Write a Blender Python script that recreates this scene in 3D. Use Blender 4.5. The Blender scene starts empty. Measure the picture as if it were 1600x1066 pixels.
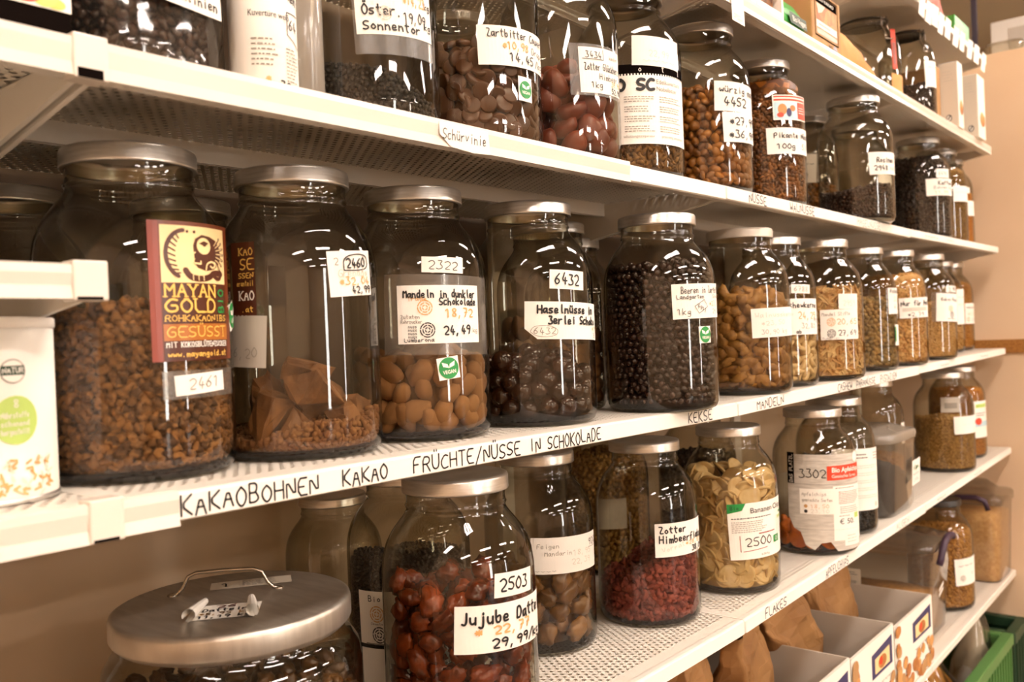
import bpy, bmesh, math, random
import numpy as np
from mathutils import Matrix, Vector, Euler
from mathutils.geometry import tessellate_polygon

SC = bpy.context.scene
COL = SC.collection
R_ = math.radians
random.seed(7)

# ------------------------------------------------------------------ camera, light, exposure
cam_d = bpy.data.cameras.new('camera')
cam = bpy.data.objects.new('camera', cam_d)
COL.objects.link(cam)
cr, cu, cf = Vector((0.6379, -0.7691, -0.0402)), Vector((0.0284, -0.0287, 0.9992)), Vector((0.7696, 0.6385, -0.0036))
cr = cr.normalized(); cu = (cu - cr * cu.dot(cr)).normalized(); cb = cr.cross(cu)
CAM = Vector((-0.2706, -0.5564, 0.0937))
cam.matrix_world = Matrix(((cr.x, cu.x, cb.x, CAM.x), (cr.y, cu.y, cb.y, CAM.y), (cr.z, cu.z, cb.z, CAM.z), (0, 0, 0, 1)))
cam_d.sensor_fit = 'HORIZONTAL'; cam_d.sensor_width = 36.0
cam_d.lens = 1400.0 / 1600.0 * 36.0
cam_d.clip_start = 0.02; cam_d.clip_end = 60
cam_d.dof.use_dof = True
cam_d.dof.focus_distance = 0.98
cam_d.dof.aperture_fstop = 7.5
SC.camera = cam
SC.view_settings.view_transform = 'Standard'
SC.view_settings.look = 'None'
SC.view_settings.gamma = 1.0
SC.view_settings.use_curve_mapping = False
SC.view_settings.exposure = 0.58
cy = SC.cycles
cy.use_denoising = True
cy.max_bounces = 9; cy.diffuse_bounces = 4; cy.glossy_bounces = 4
cy.transparent_max_bounces = 40; cy.transmission_bounces = 4
cy.sample_clamp_indirect = 6.0
cy.caustics_reflective = False; cy.caustics_refractive = False
world = bpy.data.worlds.new('World'); SC.world = world; world.use_nodes = True
world.node_tree.nodes['Background'].inputs[0].default_value = (1.0, 0.85, 0.65, 1)
world.node_tree.nodes['Background'].inputs[1].default_value = 0.05
LAMP_RGB = (1.0, 0.862, 0.775)
LAMP_STRENGTH = 34.0
WINDOW_STRENGTH = 14.0

# ------------------------------------------------------------------ materials
def lin(h, a=1.0):
    h = h.lstrip('#')
    def c(v):
        v /= 255.0
        return v / 12.92 if v <= 0.04045 else ((v + 0.055) / 1.055) ** 2.4
    return (c(int(h[0:2], 16)), c(int(h[2:4], 16)), c(int(h[4:6], 16)), a)

MATS = {}
def new_mat(name):
    m = bpy.data.materials.new(name); m.use_nodes = True
    nt = m.node_tree
    for n in list(nt.nodes): nt.nodes.remove(n)
    out = nt.nodes.new('ShaderNodeOutputMaterial')
    MATS[name] = m
    return m, nt, out

def mat(name, c1, rough=0.5, metal=0.0, c2=None, scale=60.0, bump=0.0, bscale=None, spec=0.5, detail=3.0, coat=0.0, aniso=None, perobj=0.0, cell=False, thresh=(0.35, 0.65)):
    m, nt, out = new_mat(name)
    b = nt.nodes.new('ShaderNodeBsdfPrincipled')
    nt.links.new(b.outputs[0], out.inputs[0])
    b.inputs['Roughness'].default_value = rough
    b.inputs['Metallic'].default_value = metal
    b.inputs['Specular IOR Level'].default_value = spec
    if coat: b.inputs['Coat Weight'].default_value = coat; b.inputs['Coat Roughness'].default_value = 0.15
    b.inputs['Base Color'].default_value = lin(c1)
    tc = nt.nodes.new('ShaderNodeTexCoord')
    vec = tc.outputs['Object']
    if aniso:
        mp = nt.nodes.new('ShaderNodeMapping'); mp.inputs['Scale'].default_value = aniso
        nt.links.new(vec, mp.inputs[0]); vec = mp.outputs[0]
    if c2:
        if cell:
            n = nt.nodes.new('ShaderNodeTexVoronoi'); n.inputs['Scale'].default_value = scale
            sp = nt.nodes.new('ShaderNodeSeparateColor'); nt.links.new(n.outputs['Color'], sp.inputs[0]); fac = sp.outputs[0]
        else:
            n = nt.nodes.new('ShaderNodeTexNoise'); n.inputs['Scale'].default_value = scale; n.inputs['Detail'].default_value = detail
            fac = n.outputs['Fac']
        nt.links.new(vec, n.inputs['Vector'])
        mr = nt.nodes.new('ShaderNodeMapRange'); mr.inputs[1].default_value = 0.0 if cell else thresh[0]; mr.inputs[2].default_value = 1.0 if cell else thresh[1]
        nt.links.new(fac, mr.inputs[0])
        fac = mr.outputs[0]
        if perobj:
            oi = nt.nodes.new('ShaderNodeObjectInfo')
            mm = nt.nodes.new('ShaderNodeMix'); mm.inputs[0].default_value = perobj
            nt.links.new(fac, mm.inputs[2]); nt.links.new(oi.outputs['Random'], mm.inputs[3]); fac = mm.outputs[0]
        mx = nt.nodes.new('ShaderNodeMix'); mx.data_type = 'RGBA'
        mx.inputs[6].default_value = lin(c1); mx.inputs[7].default_value = lin(c2)
        nt.links.new(fac, mx.inputs[0]); nt.links.new(mx.outputs[2], b.inputs['Base Color'])
    if bump:
        n2 = nt.nodes.new('ShaderNodeTexNoise'); n2.inputs['Scale'].default_value = bscale or scale; n2.inputs['Detail'].default_value = 4
        nt.links.new(vec, n2.inputs['Vector'])
        bp = nt.nodes.new('ShaderNodeBump'); bp.inputs['Strength'].default_value = bump; bp.inputs['Distance'].default_value = 0.002
        nt.links.new(n2.outputs['Fac'], bp.inputs['Height']); nt.links.new(bp.outputs[0], b.inputs['Normal'])
    return m

def film_mat(name, tint0, tint1, base_refl, rough=0.03, haze=0.0, haze_col='d8cfc0', haze_noise=0.0, nscale=30):
    """thin clear wall: tinted see-through plus mirror reflection, optional milky haze"""
    m, nt, out = new_mat(name)
    lw = nt.nodes.new('ShaderNodeLayerWeight'); lw.inputs['Blend'].default_value = 0.5
    pw = nt.nodes.new('ShaderNodeMath'); pw.operation = 'POWER'; pw.inputs[1].default_value = 4.5
    nt.links.new(lw.outputs['Facing'], pw.inputs[0])
    rf = nt.nodes.new('ShaderNodeMapRange'); rf.inputs[3].default_value = base_refl; rf.inputs[4].default_value = 0.85
    nt.links.new(pw.outputs[0], rf.inputs[0])
    p2 = nt.nodes.new('ShaderNodeMath'); p2.operation = 'POWER'; p2.inputs[1].default_value = 2.2
    nt.links.new(lw.outputs['Facing'], p2.inputs[0])
    tc = nt.nodes.new('ShaderNodeMix'); tc.data_type = 'RGBA'
    tc.inputs[6].default_value = lin(tint0); tc.inputs[7].default_value = lin(tint1)
    nt.links.new(p2.outputs[0], tc.inputs[0])
    tr = nt.nodes.new('ShaderNodeBsdfTransparent'); nt.links.new(tc.outputs[2], tr.inputs[0])
    gl = nt.nodes.new('ShaderNodeBsdfGlossy'); gl.inputs['Roughness'].default_value = rough
    gl.inputs['Color'].default_value = (1, 1, 1, 1)
    src = tr.outputs[0]
    if haze:
        df = nt.nodes.new('ShaderNodeBsdfDiffuse'); df.inputs[0].default_value = lin(haze_col)
        tl = nt.nodes.new('ShaderNodeBsdfTranslucent'); tl.inputs[0].default_value = lin(haze_col)
        a = nt.nodes.new('ShaderNodeMixShader'); a.inputs[0].default_value = 0.5
        nt.links.new(df.outputs[0], a.inputs[1]); nt.links.new(tl.outputs[0], a.inputs[2])
        h = nt.nodes.new('ShaderNodeMixShader'); h.inputs[0].default_value = haze
        if haze_noise:
            nz = nt.nodes.new('ShaderNodeTexNoise'); nz.inputs['Scale'].default_value = nscale
            t2 = nt.nodes.new('ShaderNodeTexCoord'); nt.links.new(t2.outputs['Object'], nz.inputs['Vector'])
            mr = nt.nodes.new('ShaderNodeMapRange'); mr.inputs[1].default_value = 0.35; mr.inputs[2].default_value = 0.7
            mr.inputs[3].default_value = max(0, haze - haze_noise); mr.inputs[4].default_value = haze + haze_noise
            nt.links.new(nz.outputs['Fac'], mr.inputs[0]); nt.links.new(mr.outputs[0], h.inputs[0])
        nt.links.new(tr.outputs[0], h.inputs[1]); nt.links.new(a.outputs[0], h.inputs[2]); src = h.outputs[0]
    mx = nt.nodes.new('ShaderNodeMixShader')
    nt.links.new(rf.outputs[0], mx.inputs[0]); nt.links.new(src, mx.inputs[1]); nt.links.new(gl.outputs[0], mx.inputs[2])
    nt.links.new(mx.outputs[0], out.inputs[0])
    return m

def perforated_mat(name, c, pitch=0.0105, rad=0.0027, x0=0.02, margin_front=0.03):
    """painted sheet steel punched with staggered round holes"""
    m, nt, out = new_mat(name)
    b = nt.nodes.new('ShaderNodeBsdfPrincipled'); b.inputs['Base Color'].default_value = lin(c); b.inputs['Roughness'].default_value = 0.4
    tr = nt.nodes.new('ShaderNodeBsdfTransparent')
    tc = nt.nodes.new('ShaderNodeTexCoord'); sx = nt.nodes.new('ShaderNodeSeparateXYZ'); nt.links.new(tc.outputs['Object'], sx.inputs[0])
    def M(op, a, bb=None, cc=None):
        n = nt.nodes.new('ShaderNodeMath'); n.operation = op
        for i, v in enumerate((a, bb, cc)):
            if v is None: continue
            if isinstance(v, (int, float)): n.inputs[i].default_value = v
            else: nt.links.new(v, n.inputs[i])
        return n.outputs[0]
    def dist(ox, oy):
        px, py = pitch, pitch * 1.5
        fx = M('SUBTRACT', M('FRACT', M('DIVIDE', M('ADD', sx.outputs[0], ox + 10.0 * px), px)), 0.5)
        fy = M('SUBTRACT', M('FRACT', M('DIVIDE', M('ADD', sx.outputs[1], oy + 10.0 * py), py)), 0.5)
        fx = M('MULTIPLY', fx, px); fy = M('MULTIPLY', fy, py)
        return M('SQRT', M('ADD', M('MULTIPLY', fx, fx), M('MULTIPLY', fy, fy)))
    d = M('MINIMUM', dist(0, 0), dist(pitch / 2, pitch * 0.75))
    hole = M('LESS_THAN', d, rad)
    inner = M('MULTIPLY', M('GREATER_THAN', sx.outputs[1], margin_front), M('GREATER_THAN', sx.outputs[0], x0))
    hole = M('MULTIPLY', hole, inner)
    mx = nt.nodes.new('ShaderNodeMixShader'); nt.links.new(hole, mx.inputs[0])
    nt.links.new(b.outputs[0], mx.inputs[1]); nt.links.new(tr.outputs[0], mx.inputs[2]); nt.links.new(mx.outputs[0], out.inputs[0])
    return m

def emit_mat(name, rgb, strength):
    m, nt, out = new_mat(name)
    e = nt.nodes.new('ShaderNodeEmission'); e.inputs[0].default_value = (*rgb, 1); e.inputs[1].default_value = strength
    nt.links.new(e.outputs[0], out.inputs[0]); return m

mat('shelf_paint', 'e9e2d6', 0.38)
perforated_mat('shelf_perforated', 'e6ded0')
mat('rail_plastic', 'e3d8ca', 0.25)
film_mat('rail_clear', 'f3efe6', 'd0c8bc', 0.06, 0.12, haze=0.35, haze_col='efe6da')
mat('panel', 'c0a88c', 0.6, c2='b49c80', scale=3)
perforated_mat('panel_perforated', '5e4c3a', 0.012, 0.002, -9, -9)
mat('wall_plaster', 'e6cbaa', 0.85, c2='dfc2a0', scale=2.5)
mat('wall_far', 'b59c78', 0.9)
mat('ceiling', 'e6dac4', 0.9)
mat('floor_tile', '6a5a48', 0.45, c2='5f503f', scale=4)
mat('cork', '8c5a20', 0.85, c2='b07a38', scale=220, bump=0.4)
film_mat('glass', 'eeebe0', '6a6454', 0.05, 0.02)
film_mat('glass_base', '9a968a', '2a2822', 0.05, 0.03)
mat('lid_steel', 'd4d1cb', 0.30, 0.85, c2='c4c0b9', scale=40, aniso=(1, 1, 12))
mat('lid_white', 'cfc6b8', 0.4, 0.2)
mat('lid_dark', '2a2522', 0.35)
mat('aluminium', 'c9c2b6', 0.40, 0.85, c2='b9b1a5', scale=25, aniso=(6, 1, 1))
mat('wire_steel', 'c2b9ac', 0.22, 1.0)
mat('paper', 'f1ebe0', 0.75)
mat('paper_grey', 'b3aa9b', 0.8)
mat('paper_stone', 'cfc7ba', 0.75, c2='b9b0a2', scale=40, aniso=(1, 1, 6))
mat('paper_aged', 'dcd0bc', 0.8)
film_mat('tape', 'f2eee6', 'cfc9bf', 0.05, 0.25, haze=0.22, haze_col='cfc6b8')
mat('ink_black', '0d0b0b', 0.5)
mat('ink_grey', '8d8578', 0.6)
mat('ink_pale', 'cfc6b6', 0.7)
mat('ink_orange', 'd7a466', 0.6)
mat('ink_red', '9c2f28', 0.6)
mat('print_green', '1f8a3e', 0.45)
mat('print_lime', 'b4cf6a', 0.5)
mat('print_red', 'd8401e', 0.45)
mat('post_paint', '4a4350', 0.5)
mat('print_blue', '34305c', 0.5)
mat('print_sky', 'b9d6dc', 0.5)
mat('mayan_brown', '6d3012', 0.3)
mat('mayan_dark', '4a1d08', 0.3)
mat('mayan_ochre', 'a86322', 0.3)
mat('mayan_maroon', '8a4033', 0.3)
mat('cream', 'f4d79c', 0.35)
mat('gold_ink', 'f3c25e', 0.35)
mat('white_ink', 'f6f0e4', 0.4)
mat('kraft', 'a07544', 0.75, c2='8c6236', scale=9, bump=0.25, bscale=60)
mat('kraft_light', 'd19a5a', 0.7, c2='c08748', scale=12, bump=0.2, bscale=50)
mat('carton', 'b98d5c', 0.75, c2='ad8150', scale=20)
mat('tray_board', 'ded6c8', 0.6)
mat('tray_inside', 'cdc3b4', 0.7)
mat('plastic_green', '2f8f34', 0.4)
mat('crate_green', '4c7a3e', 0.45)
mat('plastic_dark_green', '1d3a22', 0.5)
mat('plastic_purple', '3a2438', 0.5, bump=0.3, bscale=200)
film_mat('plastic_clear', 'f0ebe2', 'b8b0a2', 0.05, 0.10, haze=0.10, haze_col='e3d9ca')
film_mat('plastic_milky', 'ebe5db', 'b8b0a2', 0.06, 0.2, haze=0.42, haze_col='e6ddd0')
film_mat('bag_film', 'f0ece2', 'c9c2b6', 0.05, 0.07, haze=0.04)
mat('dark_print', '120d0b', 0.6, spec=0.0)
mat('white_gloss', 'efe9df', 0.35)
# food
mat('nib', '46290f', 0.75, c2='916230', scale=150, cell=True, bump=0.5, bscale=400)
mat('chunk', '5f3c1e', 0.7, c2='84582e', scale=35, bump=0.5, bscale=120)
mat('cocoa_dust', '8a5f36', 0.9, c2='74492a', scale=120, bump=0.5, bscale=300)
mat('almond_coat', '7f5630', 0.85, c2='94693e', scale=30, perobj=0.6, bump=0.15, bscale=400)
mat('choco_ball', '24110a', 0.2, c2='381c10', scale=30, perobj=0.5)
mat('choco_berry', '1f110b', 0.22, c2='35201a', scale=60, perobj=0.5)
mat('walnut', '74491a', 0.55, c2='b0803c', scale=80, perobj=0.5, bump=0.6, bscale=220)
mat('cashew', 'ddbf8c', 0.5, c2='cfae78', scale=40, perobj=0.4)
mat('sliver', 'e2c188', 0.6, c2='b98444', scale=90, cell=True)
mat('pistachio', '6f5a30', 0.6, c2='a88448', scale=80, cell=True, bump=0.3, bscale=300)
mat('flake_nut', 'd8ac6c', 0.6, c2='b9803e', scale=110, cell=True)
mat('pale_flake', 'd4aa6c', 0.7, c2='c4975a', scale=150, cell=True)
mat('seed_orange', 'cd9440', 0.6, c2='b87a2c', scale=150, cell=True)
mat('black_seed', '0f0b09', 0.5, c2='1e1713', scale=300, cell=True, bump=0.6, bscale=500)
mat('coin_choc', '4a2a14', 0.4, c2='5c371c', scale=30, perobj=0.6)
mat('red_choc', '64281a', 0.4, c2='7c3a24', scale=30, perobj=0.6, bump=0.2, bscale=80)
mat('dry_leaf', '5a3a16', 0.75, c2='8a6026', scale=140, cell=True, bump=0.4, bscale=200)
mat('nutmix', '5d3410', 0.45, c2='a5691f', scale=70, cell=True, bump=0.3, bscale=200)
mat('spicy', '8f5512', 0.5, c2='4a2609', scale=90, cell=True, bump=0.4, bscale=200)
mat('raisin', '24120a', 0.4, c2='3b1f10', scale=120, cell=True, bump=0.5, bscale=250)
mat('bean', '1a100c', 0.4, c2='34201a', scale=110, cell=True, bump=0.3, bscale=200)
mat('mustard', 'a77f3a', 0.6, c2='7c5a26', scale=250, cell=True)
mat('turmeric', 'e09a35', 0.7, c2='d68c28', scale=200)
mat('date', '451708', 0.24, c2='86380f', scale=70, perobj=0.5, bump=0.7, bscale=110)
mat('dried_fruit', '4f2f0e', 0.35, c2='8f6220', scale=40, perobj=0.6, bump=0.5, bscale=90)
mat('raspberry', '672620', 0.8, c2='97483a', scale=130, cell=True, bump=0.5, bscale=300)
mat('banana', 'e0c696', 0.55, c2='cda86a', scale=60, perobj=0.4, bump=0.3, bscale=150)
mat('apple_ring', 'd9761c', 0.5, c2='c2600f', scale=60, bump=0.4, bscale=150)
mat('grain', 'c9a05c', 0.6, c2='8d682f', scale=220, cell=True, bump=0.4, bscale=400)
mat('lentil', 'd6963c', 0.6, c2='b06f22', scale=260, cell=True)
mat('oat', 'dcb478', 0.75, c2='c4965a', scale=150, cell=True, bump=0.4, bscale=200)
mat('granola', 'a8742e', 0.7, c2='c9964c', scale=150, cell=True, bump=0.4, bscale=200)
mat('pasta', 'd99a2c', 0.5, c2='c07f1c', scale=60, bump=0.4, bscale=90)
mat('hazel_print', '9c5a26', 0.5, c2='c88a4c', scale=60, cell=True)

# ------------------------------------------------------------------ mesh helpers
class MB:
    def __init__(s): s.v = []; s.f = []; s.m = []; s.mats = []; s.smooth = []
    def mi(s, name):
        if name not in s.mats: s.mats.append(name)
        return s.mats.index(name)
    def add(s, verts, faces, m, smooth=False):
        o = len(s.v); k = s.mi(m)
        s.v.extend([tuple(v) for v in verts])
        for f in faces:
            s.f.append(tuple(i + o for i in f)); s.m.append(k); s.smooth.append(smooth)
    def box(s, x0, x1, y0, y1, z0, z1, m, M=None):
        vs = [Vector((x, y, z)) for x in (x0, x1) for y in (y0, y1) for z in (z0, z1)]
        if M is not None: vs = [M @ v for v in vs]
        s.add(vs, [(0, 1, 3, 2), (4, 6, 7, 5), (0, 4, 5, 1), (2, 3, 7, 6), (0, 2, 6, 4), (1, 5, 7, 3)], m)
    def lathe(s, prof, m, seg=56, c=(0, 0, 0), smooth=True, cap0=False, cap1=False):
        vs = []; fs = []
        n = len(prof)
        for i in range(seg):
            a = 2 * math.pi * i / seg; ca, sa = math.cos(a), math.sin(a)
            for r, z in prof: vs.append((c[0] + r * ca, c[1] + r * sa, c[2] + z))
        for i in range(seg):
            j = (i + 1) % seg
            for k in range(n - 1):
                fs.append((i * n + k, j * n + k, j * n + k + 1, i * n + k + 1))
        if cap0: fs.append(tuple(i * n for i in range(seg))[::-1])
        if cap1: fs.append(tuple(i * n + n - 1 for i in range(seg)))
        s.add(vs, fs, m, smooth)
    def tube(s, pts, r, m, seg=8, smooth=True):
        pts = [Vector(p) for p in pts]; vs = []; fs = []
        up = Vector((0.13, 0.29, 0.95))
        for i, p in enumerate(pts):
            t = (pts[min(i + 1, len(pts) - 1)] - pts[max(i - 1, 0)]).normalized()
            a = t.cross(up)
            if a.length < 1e-4: a = t.cross(Vector((1, 0, 0)))
            a.normalize(); b = t.cross(a)
            rr = r[i] if isinstance(r, (list, tuple)) else r
            for k in range(seg):
                th = 2 * math.pi * k / seg
                vs.append(p + (a * math.cos(th) + b * math.sin(th)) * rr)
        for i in range(len(pts) - 1):
            for k in range(seg):
                l = (k + 1) % seg
                fs.append((i * seg + k, i * seg + l, (i + 1) * seg + l, (i + 1) * seg + k))
        fs.append(tuple(range(seg))[::-1]); fs.append(tuple((len(pts) - 1) * seg + k for k in range(seg)))
        s.add(vs, fs, m, smooth)
    def loft(s, rings, m, cap0=True, cap1=True, smooth=True):
        n = len(rings[0]); vs = [v for r in rings for v in r]; fs = []
        for i in range(len(rings) - 1):
            for k in range(n):
                l = (k + 1) % n
                fs.append((i * n + k, i * n + l, (i + 1) * n + l, (i + 1) * n + k))
        if cap0: fs.append(tuple(range(n))[::-1])
        if cap1: fs.append(tuple((len(rings) - 1) * n + k for k in range(n)))
        s.add(vs, fs, m, smooth)
    def build(s, name, parent=None, loc=None, bevel=0.0):
        me = bpy.data.meshes.new(name)
        me.from_pydata([tuple(v) for v in s.v], [], s.f)
        for k in s.mats: me.materials.append(MATS[k])
        me.polygons.foreach_set('material_index', s.m)
        me.polygons.foreach_set('use_smooth', s.smooth)
        me.update()
        o = bpy.data.objects.new(name, me); COL.objects.link(o)
        if parent is not None: o.parent = parent
        if loc is not None: o.location = loc
        if bevel:
            b = o.modifiers.new('bevel', 'BEVEL'); b.width = bevel; b.segments = 2; b.limit_method = 'ANGLE'
        return o

def tag(o, label=None, cat=None, group=None, kind=None):
    if label: o['label'] = label
    if cat: o['category'] = cat
    if group: o['group'] = group
    if kind: o['kind'] = kind
    return o
def empty(name, loc=(0, 0, 0), label=None, cat=None, group=None, rz=0.0):
    o = bpy.data.objects.new(name, None); COL.objects.link(o); o.location = loc; o.rotation_euler = (0, 0, rz)
    o.empty_display_size = 0.02
    return tag(o, label, cat, group)

def np_mesh(name, V, F, matname, smooth=True):
    me = bpy.data.meshes.new(name)
    me.vertices.add(len(V)); me.vertices.foreach_set('co', np.asarray(V, np.float32).ravel())
    F = np.asarray(F, np.int32)
    me.loops.add(F.size); me.loops.foreach_set('vertex_index', F.ravel())
    me.polygons.add(len(F)); me.polygons.foreach_set('loop_start', np.arange(0, F.size, 3, dtype=np.int32))
    me.polygons.foreach_set('use_smooth', np.full(len(F), smooth))
    me.update(calc_edges=True)
    me.materials.append(MATS[matname])
    return me

# ------------------------------------------------------------------ food templates (V, F)
def ico(sub):
    bm = bmesh.new(); bmesh.ops.create_icosphere(bm, subdivisions=sub, radius=1.0)
    V = np.array([v.co[:] for v in bm.verts]); F = np.array([[v.index for v in f.verts] for f in bm.faces]); bm.free()
    return V, F
ICO1, ICO2, ICO3 = ico(1), ico(2), ico(3)
def wob(V, rng, amp, freq):
    d = np.zeros(len(V))
    for k in range(6):
        w = rng.normal(size=3) * freq; d += np.sin(V @ w + rng.uniform(0, 6.28)) / 6 ** 0.5
    return V * (1 + amp * d)[:, None]
def lump(seed, dims, amp=0.2, freq=2.5, base=ICO1):
    rng = np.random.RandomState(seed); V, F = base
    return wob(V.copy(), rng, amp, freq) * np.array(dims) / 2, F
def almond(seed, L=0.028, Wd=0.019, T=0.016):
    V, F = lump(seed, (1, 1, 1), 0.05, 1.6, ICO2); V = V * 2
    k = 1 - 0.22 * np.clip(V[:, 0], -1, 1); V = V * np.stack([np.full(len(V), L / 2), Wd / 2 * k, T / 2 * k], 1)
    return V, F
def cashew(seed):
    V, F = lump(seed, (1, 1, 1), 0.04, 2, ICO2); V = V * 2
    x = V[:, 0]; V2 = np.stack([x * 0.012, V[:, 1] * 0.0052 + 0.007 * (x * x - 0.4), V[:, 2] * 0.0052], 1)
    return V2, F
def disc(seed, r, t, warp=0.15, seg=16, notch=0.0):
    rng = np.random.RandomState(seed); vs = []; ph = rng.uniform(0, 6.28, 4)
    for zz, rr in ((-t / 2, 0), (-t / 2, 0.84), (-t * .42, .95), (0, 1.0), (t * .42, .95), (t / 2, 0.84), (t / 2, 0)):
        for i in range(seg):
            a = 2 * math.pi * i / seg; q = r * rr * (1 + notch * math.sin(2 * a + ph[2]) + 0.5 * notch * math.sin(3 * a + ph[3]))
            vs.append((q * math.cos(a), q * math.sin(a), zz + warp * r * rr * rr * math.sin(2 * a + ph[0]) + warp * 0.6 * r * rr * math.sin(a + ph[1])))
    F = []
    for k in range(6):
        for i in range(seg):
            j = (i + 1) % seg; a, b, c, d = k * seg + i, k * seg + j, (k + 1) * seg + j, (k + 1) * seg + i
            F += [(a, b, c), (a, c, d)]
    return np.array(vs), np.array(F)
def sliver(seed, L=0.024, w=0.0045, t=0.002):
    rng = np.random.RandomState(seed); b = rng.uniform(-0.004, 0.004)
    V = []
    for x in (-1, 0, 1):
        q = 1 - 0.45 * abs(x)
        for y, z in ((-1, -1), (1, -1), (1, 1), (-1, 1)): V.append((x * L / 2, y * w / 2 * q + b * (x * x), z * t / 2))
    F = []
    for i in (0, 1):
        for k in range(4):
            a, bb, c, d = i * 4 + k, i * 4 + (k + 1) % 4, (i + 1) * 4 + (k + 1) % 4, (i + 1) * 4 + k
            F += [(a, bb, c), (a, c, d)]
    F += [(0, 2, 1), (0, 3, 2), (8, 9, 10), (8, 10, 11)]
    return np.array(V), np.array(F)
def chunk(seed, dims, rough=False):
    rng = np.random.RandomState(seed)
    P = rng.uniform(-0.5, 0.5, (16, 3)); P = np.sign(P) * np.abs(P) ** 0.6 * 0.5 / 0.5 ** 0.6 * np.array(dims)
    bm = bmesh.new()
    for p in P: bm.verts.new(p)
    bmesh.ops.convex_hull(bm, input=bm.verts); bmesh.ops.delete(bm, geom=[v for v in bm.verts if not v.link_faces], context='VERTS')
    bmesh.ops.triangulate(bm, faces=bm.faces[:])
    if rough:
        bmesh.ops.subdivide_edges(bm, edges=bm.edges[:], cuts=3, use_grid_fill=True, smooth=.0, fractal=.9, seed=seed)
        bmesh.ops.triangulate(bm, faces=bm.faces[:])
    bm.verts.index_update()
    V = np.array([v.co[:] for v in bm.verts]); F = np.array([[v.index for v in f.verts] for f in bm.faces]); bm.free()
    return V, F
def walnut(seed):
    rng = np.random.RandomState(seed)
    V, F = lump(seed, (1, 1, 1), 0.1, 2, ICO2); V = V * 2
    V = V * (1 + 0.34 * np.sin(5.5 * V[:, 0] + rng.uniform(0, 6)) * np.sin(5 * V[:, 1] + 1))[:, None]
    V = V * np.array([0.0150 * rng.uniform(0.55, 1.1), 0.0105 * rng.uniform(.7, 1.1), 0.0075])
    V[:, 1] += rng.uniform(-20, 22) * V[:, 0] ** 2
    return V, F
def wrinkled(seed, dims):
    rng = np.random.RandomState(seed); V, F = ICO3; V = V.copy()
    V = wob(V, rng, 0.10, 1.8)
    for k in range(5):
        w = rng.normal(size=3) * 5.5; w[0] *= 0.4
        V = V * (1 - 0.15 * np.abs(np.sin(V @ w + rng.uniform(0, 6))))[:, None]
    return V * np.array(dims) / 2, F
def heart(seed):
    V, F = ICO2; V = V.copy(); rng = np.random.RandomState(seed)
    th = np.arctan2(V[:, 1], V[:, 0]); r = 1 - 0.28 * np.exp(-((np.abs(th) - math.pi) / 0.35) ** 2) + 0.18 * np.exp(-(th / 0.5) ** 2)
    V[:, :2] *= r[:, None]; V[:, 2] = np.where(V[:, 2] < -0.2, -0.2 + (V[:, 2] + 0.2) * 0.15, V[:, 2])
    return wob(V, rng, 0.03, 2) * np.array([0.018, 0.017, 0.016]), F

# ------------------------------------------------------------------ packing food into a jar
def euler_np(rng, flat):
    """random orientation; flat: local z stays the outward normal"""
    a = rng.uniform(0, 2 * math.pi)
    if flat:
        j_ = 0.28 if flat is True else flat
        return Euler((rng.normal() * j_, rng.normal() * j_, a)).to_matrix()
    q = rng.normal(size=4); from_q = Matrix.Identity(3)
    from mathutils import Quaternion
    return Quaternion(q / np.linalg.norm(q)).to_matrix()
def pack(rng, rin, top, la, lb, th, face_deg, flat=True, z0=0.008, tight=0.92, layers=2, surf=True, scale_j=0.12):
    """positions in jar-local coords: wall layers then the heap surface. Returns list of (4x4, shown)"""
    res = []
    for lay in range(layers):
        r = rin - th * (0.52 + 0.85 * lay)
        if r < 0.006: break
        z = z0 + lb * 0.45 + (lay * lb * 0.4); row = 0
        while True:
            n = max(3, int(2 * math.pi * r / (la * tight)))
            any_ = False
            for i in range(n):
                a = 2 * math.pi * (i + 0.5 * (row % 2) + rng.uniform(-0.22, 0.22)) / n
                zz = z + rng.uniform(-0.25, 0.25) * lb
                x, y = r * math.cos(a), r * math.sin(a)
                if zz > top(x, y) - lb * 0.25: continue
                any_ = True
                N = Vector((math.cos(a), math.sin(a), 0)); T = Vector((-math.sin(a), math.cos(a), 0)); B = N.cross(T)
                base = Matrix((T, B, N)).transposed()
                Rm = (base @ euler_np(rng, flat)) * (1 + rng.uniform(-scale_j, scale_j))
                d = abs((math.degrees(a) - face_deg + 180) % 360 - 180)
                res.append((Matrix.Translation((x, y, max(zz, z0 + lb * 0.3))) @ Rm.to_4x4(), lay == 0 and d < 100))
            z += lb * tight * 0.92; row += 1
            if not any_ and z > 0.05 or z > 0.235: break
    if surf:
        s = la * tight; m = int(rin / s) + 1
        for i in range(-m, m + 1):
            for j in range(-m, m + 1):
                x, y = (i + 0.5 * (j % 2)) * s + rng.uniform(-.2, .2) * s, j * s * 0.9 + rng.uniform(-.2, .2) * s
                if x * x + y * y > (rin - th * 0.8) ** 2: continue
                Rm = euler_np(rng, flat) * (1 + rng.uniform(-scale_j, scale_j))
                res.append((Matrix.Translation((x, y, max(top(x, y) - lb * 0.2, z0 + th * .5) + rng.uniform(-.3, .3) * th)) @ Rm.to_4x4(), True))
    return res
PROF_Z = np.array([0, .008, .012, .020, .158, .168, .179, .190, .199, .2065, .2125, .217, .25])
PROF_R = np.array([.064, .066, .0675, .0700, .0700, .0694, .0676, .0642, .0592, .0537, .0487, .0452, .0448])
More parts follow.
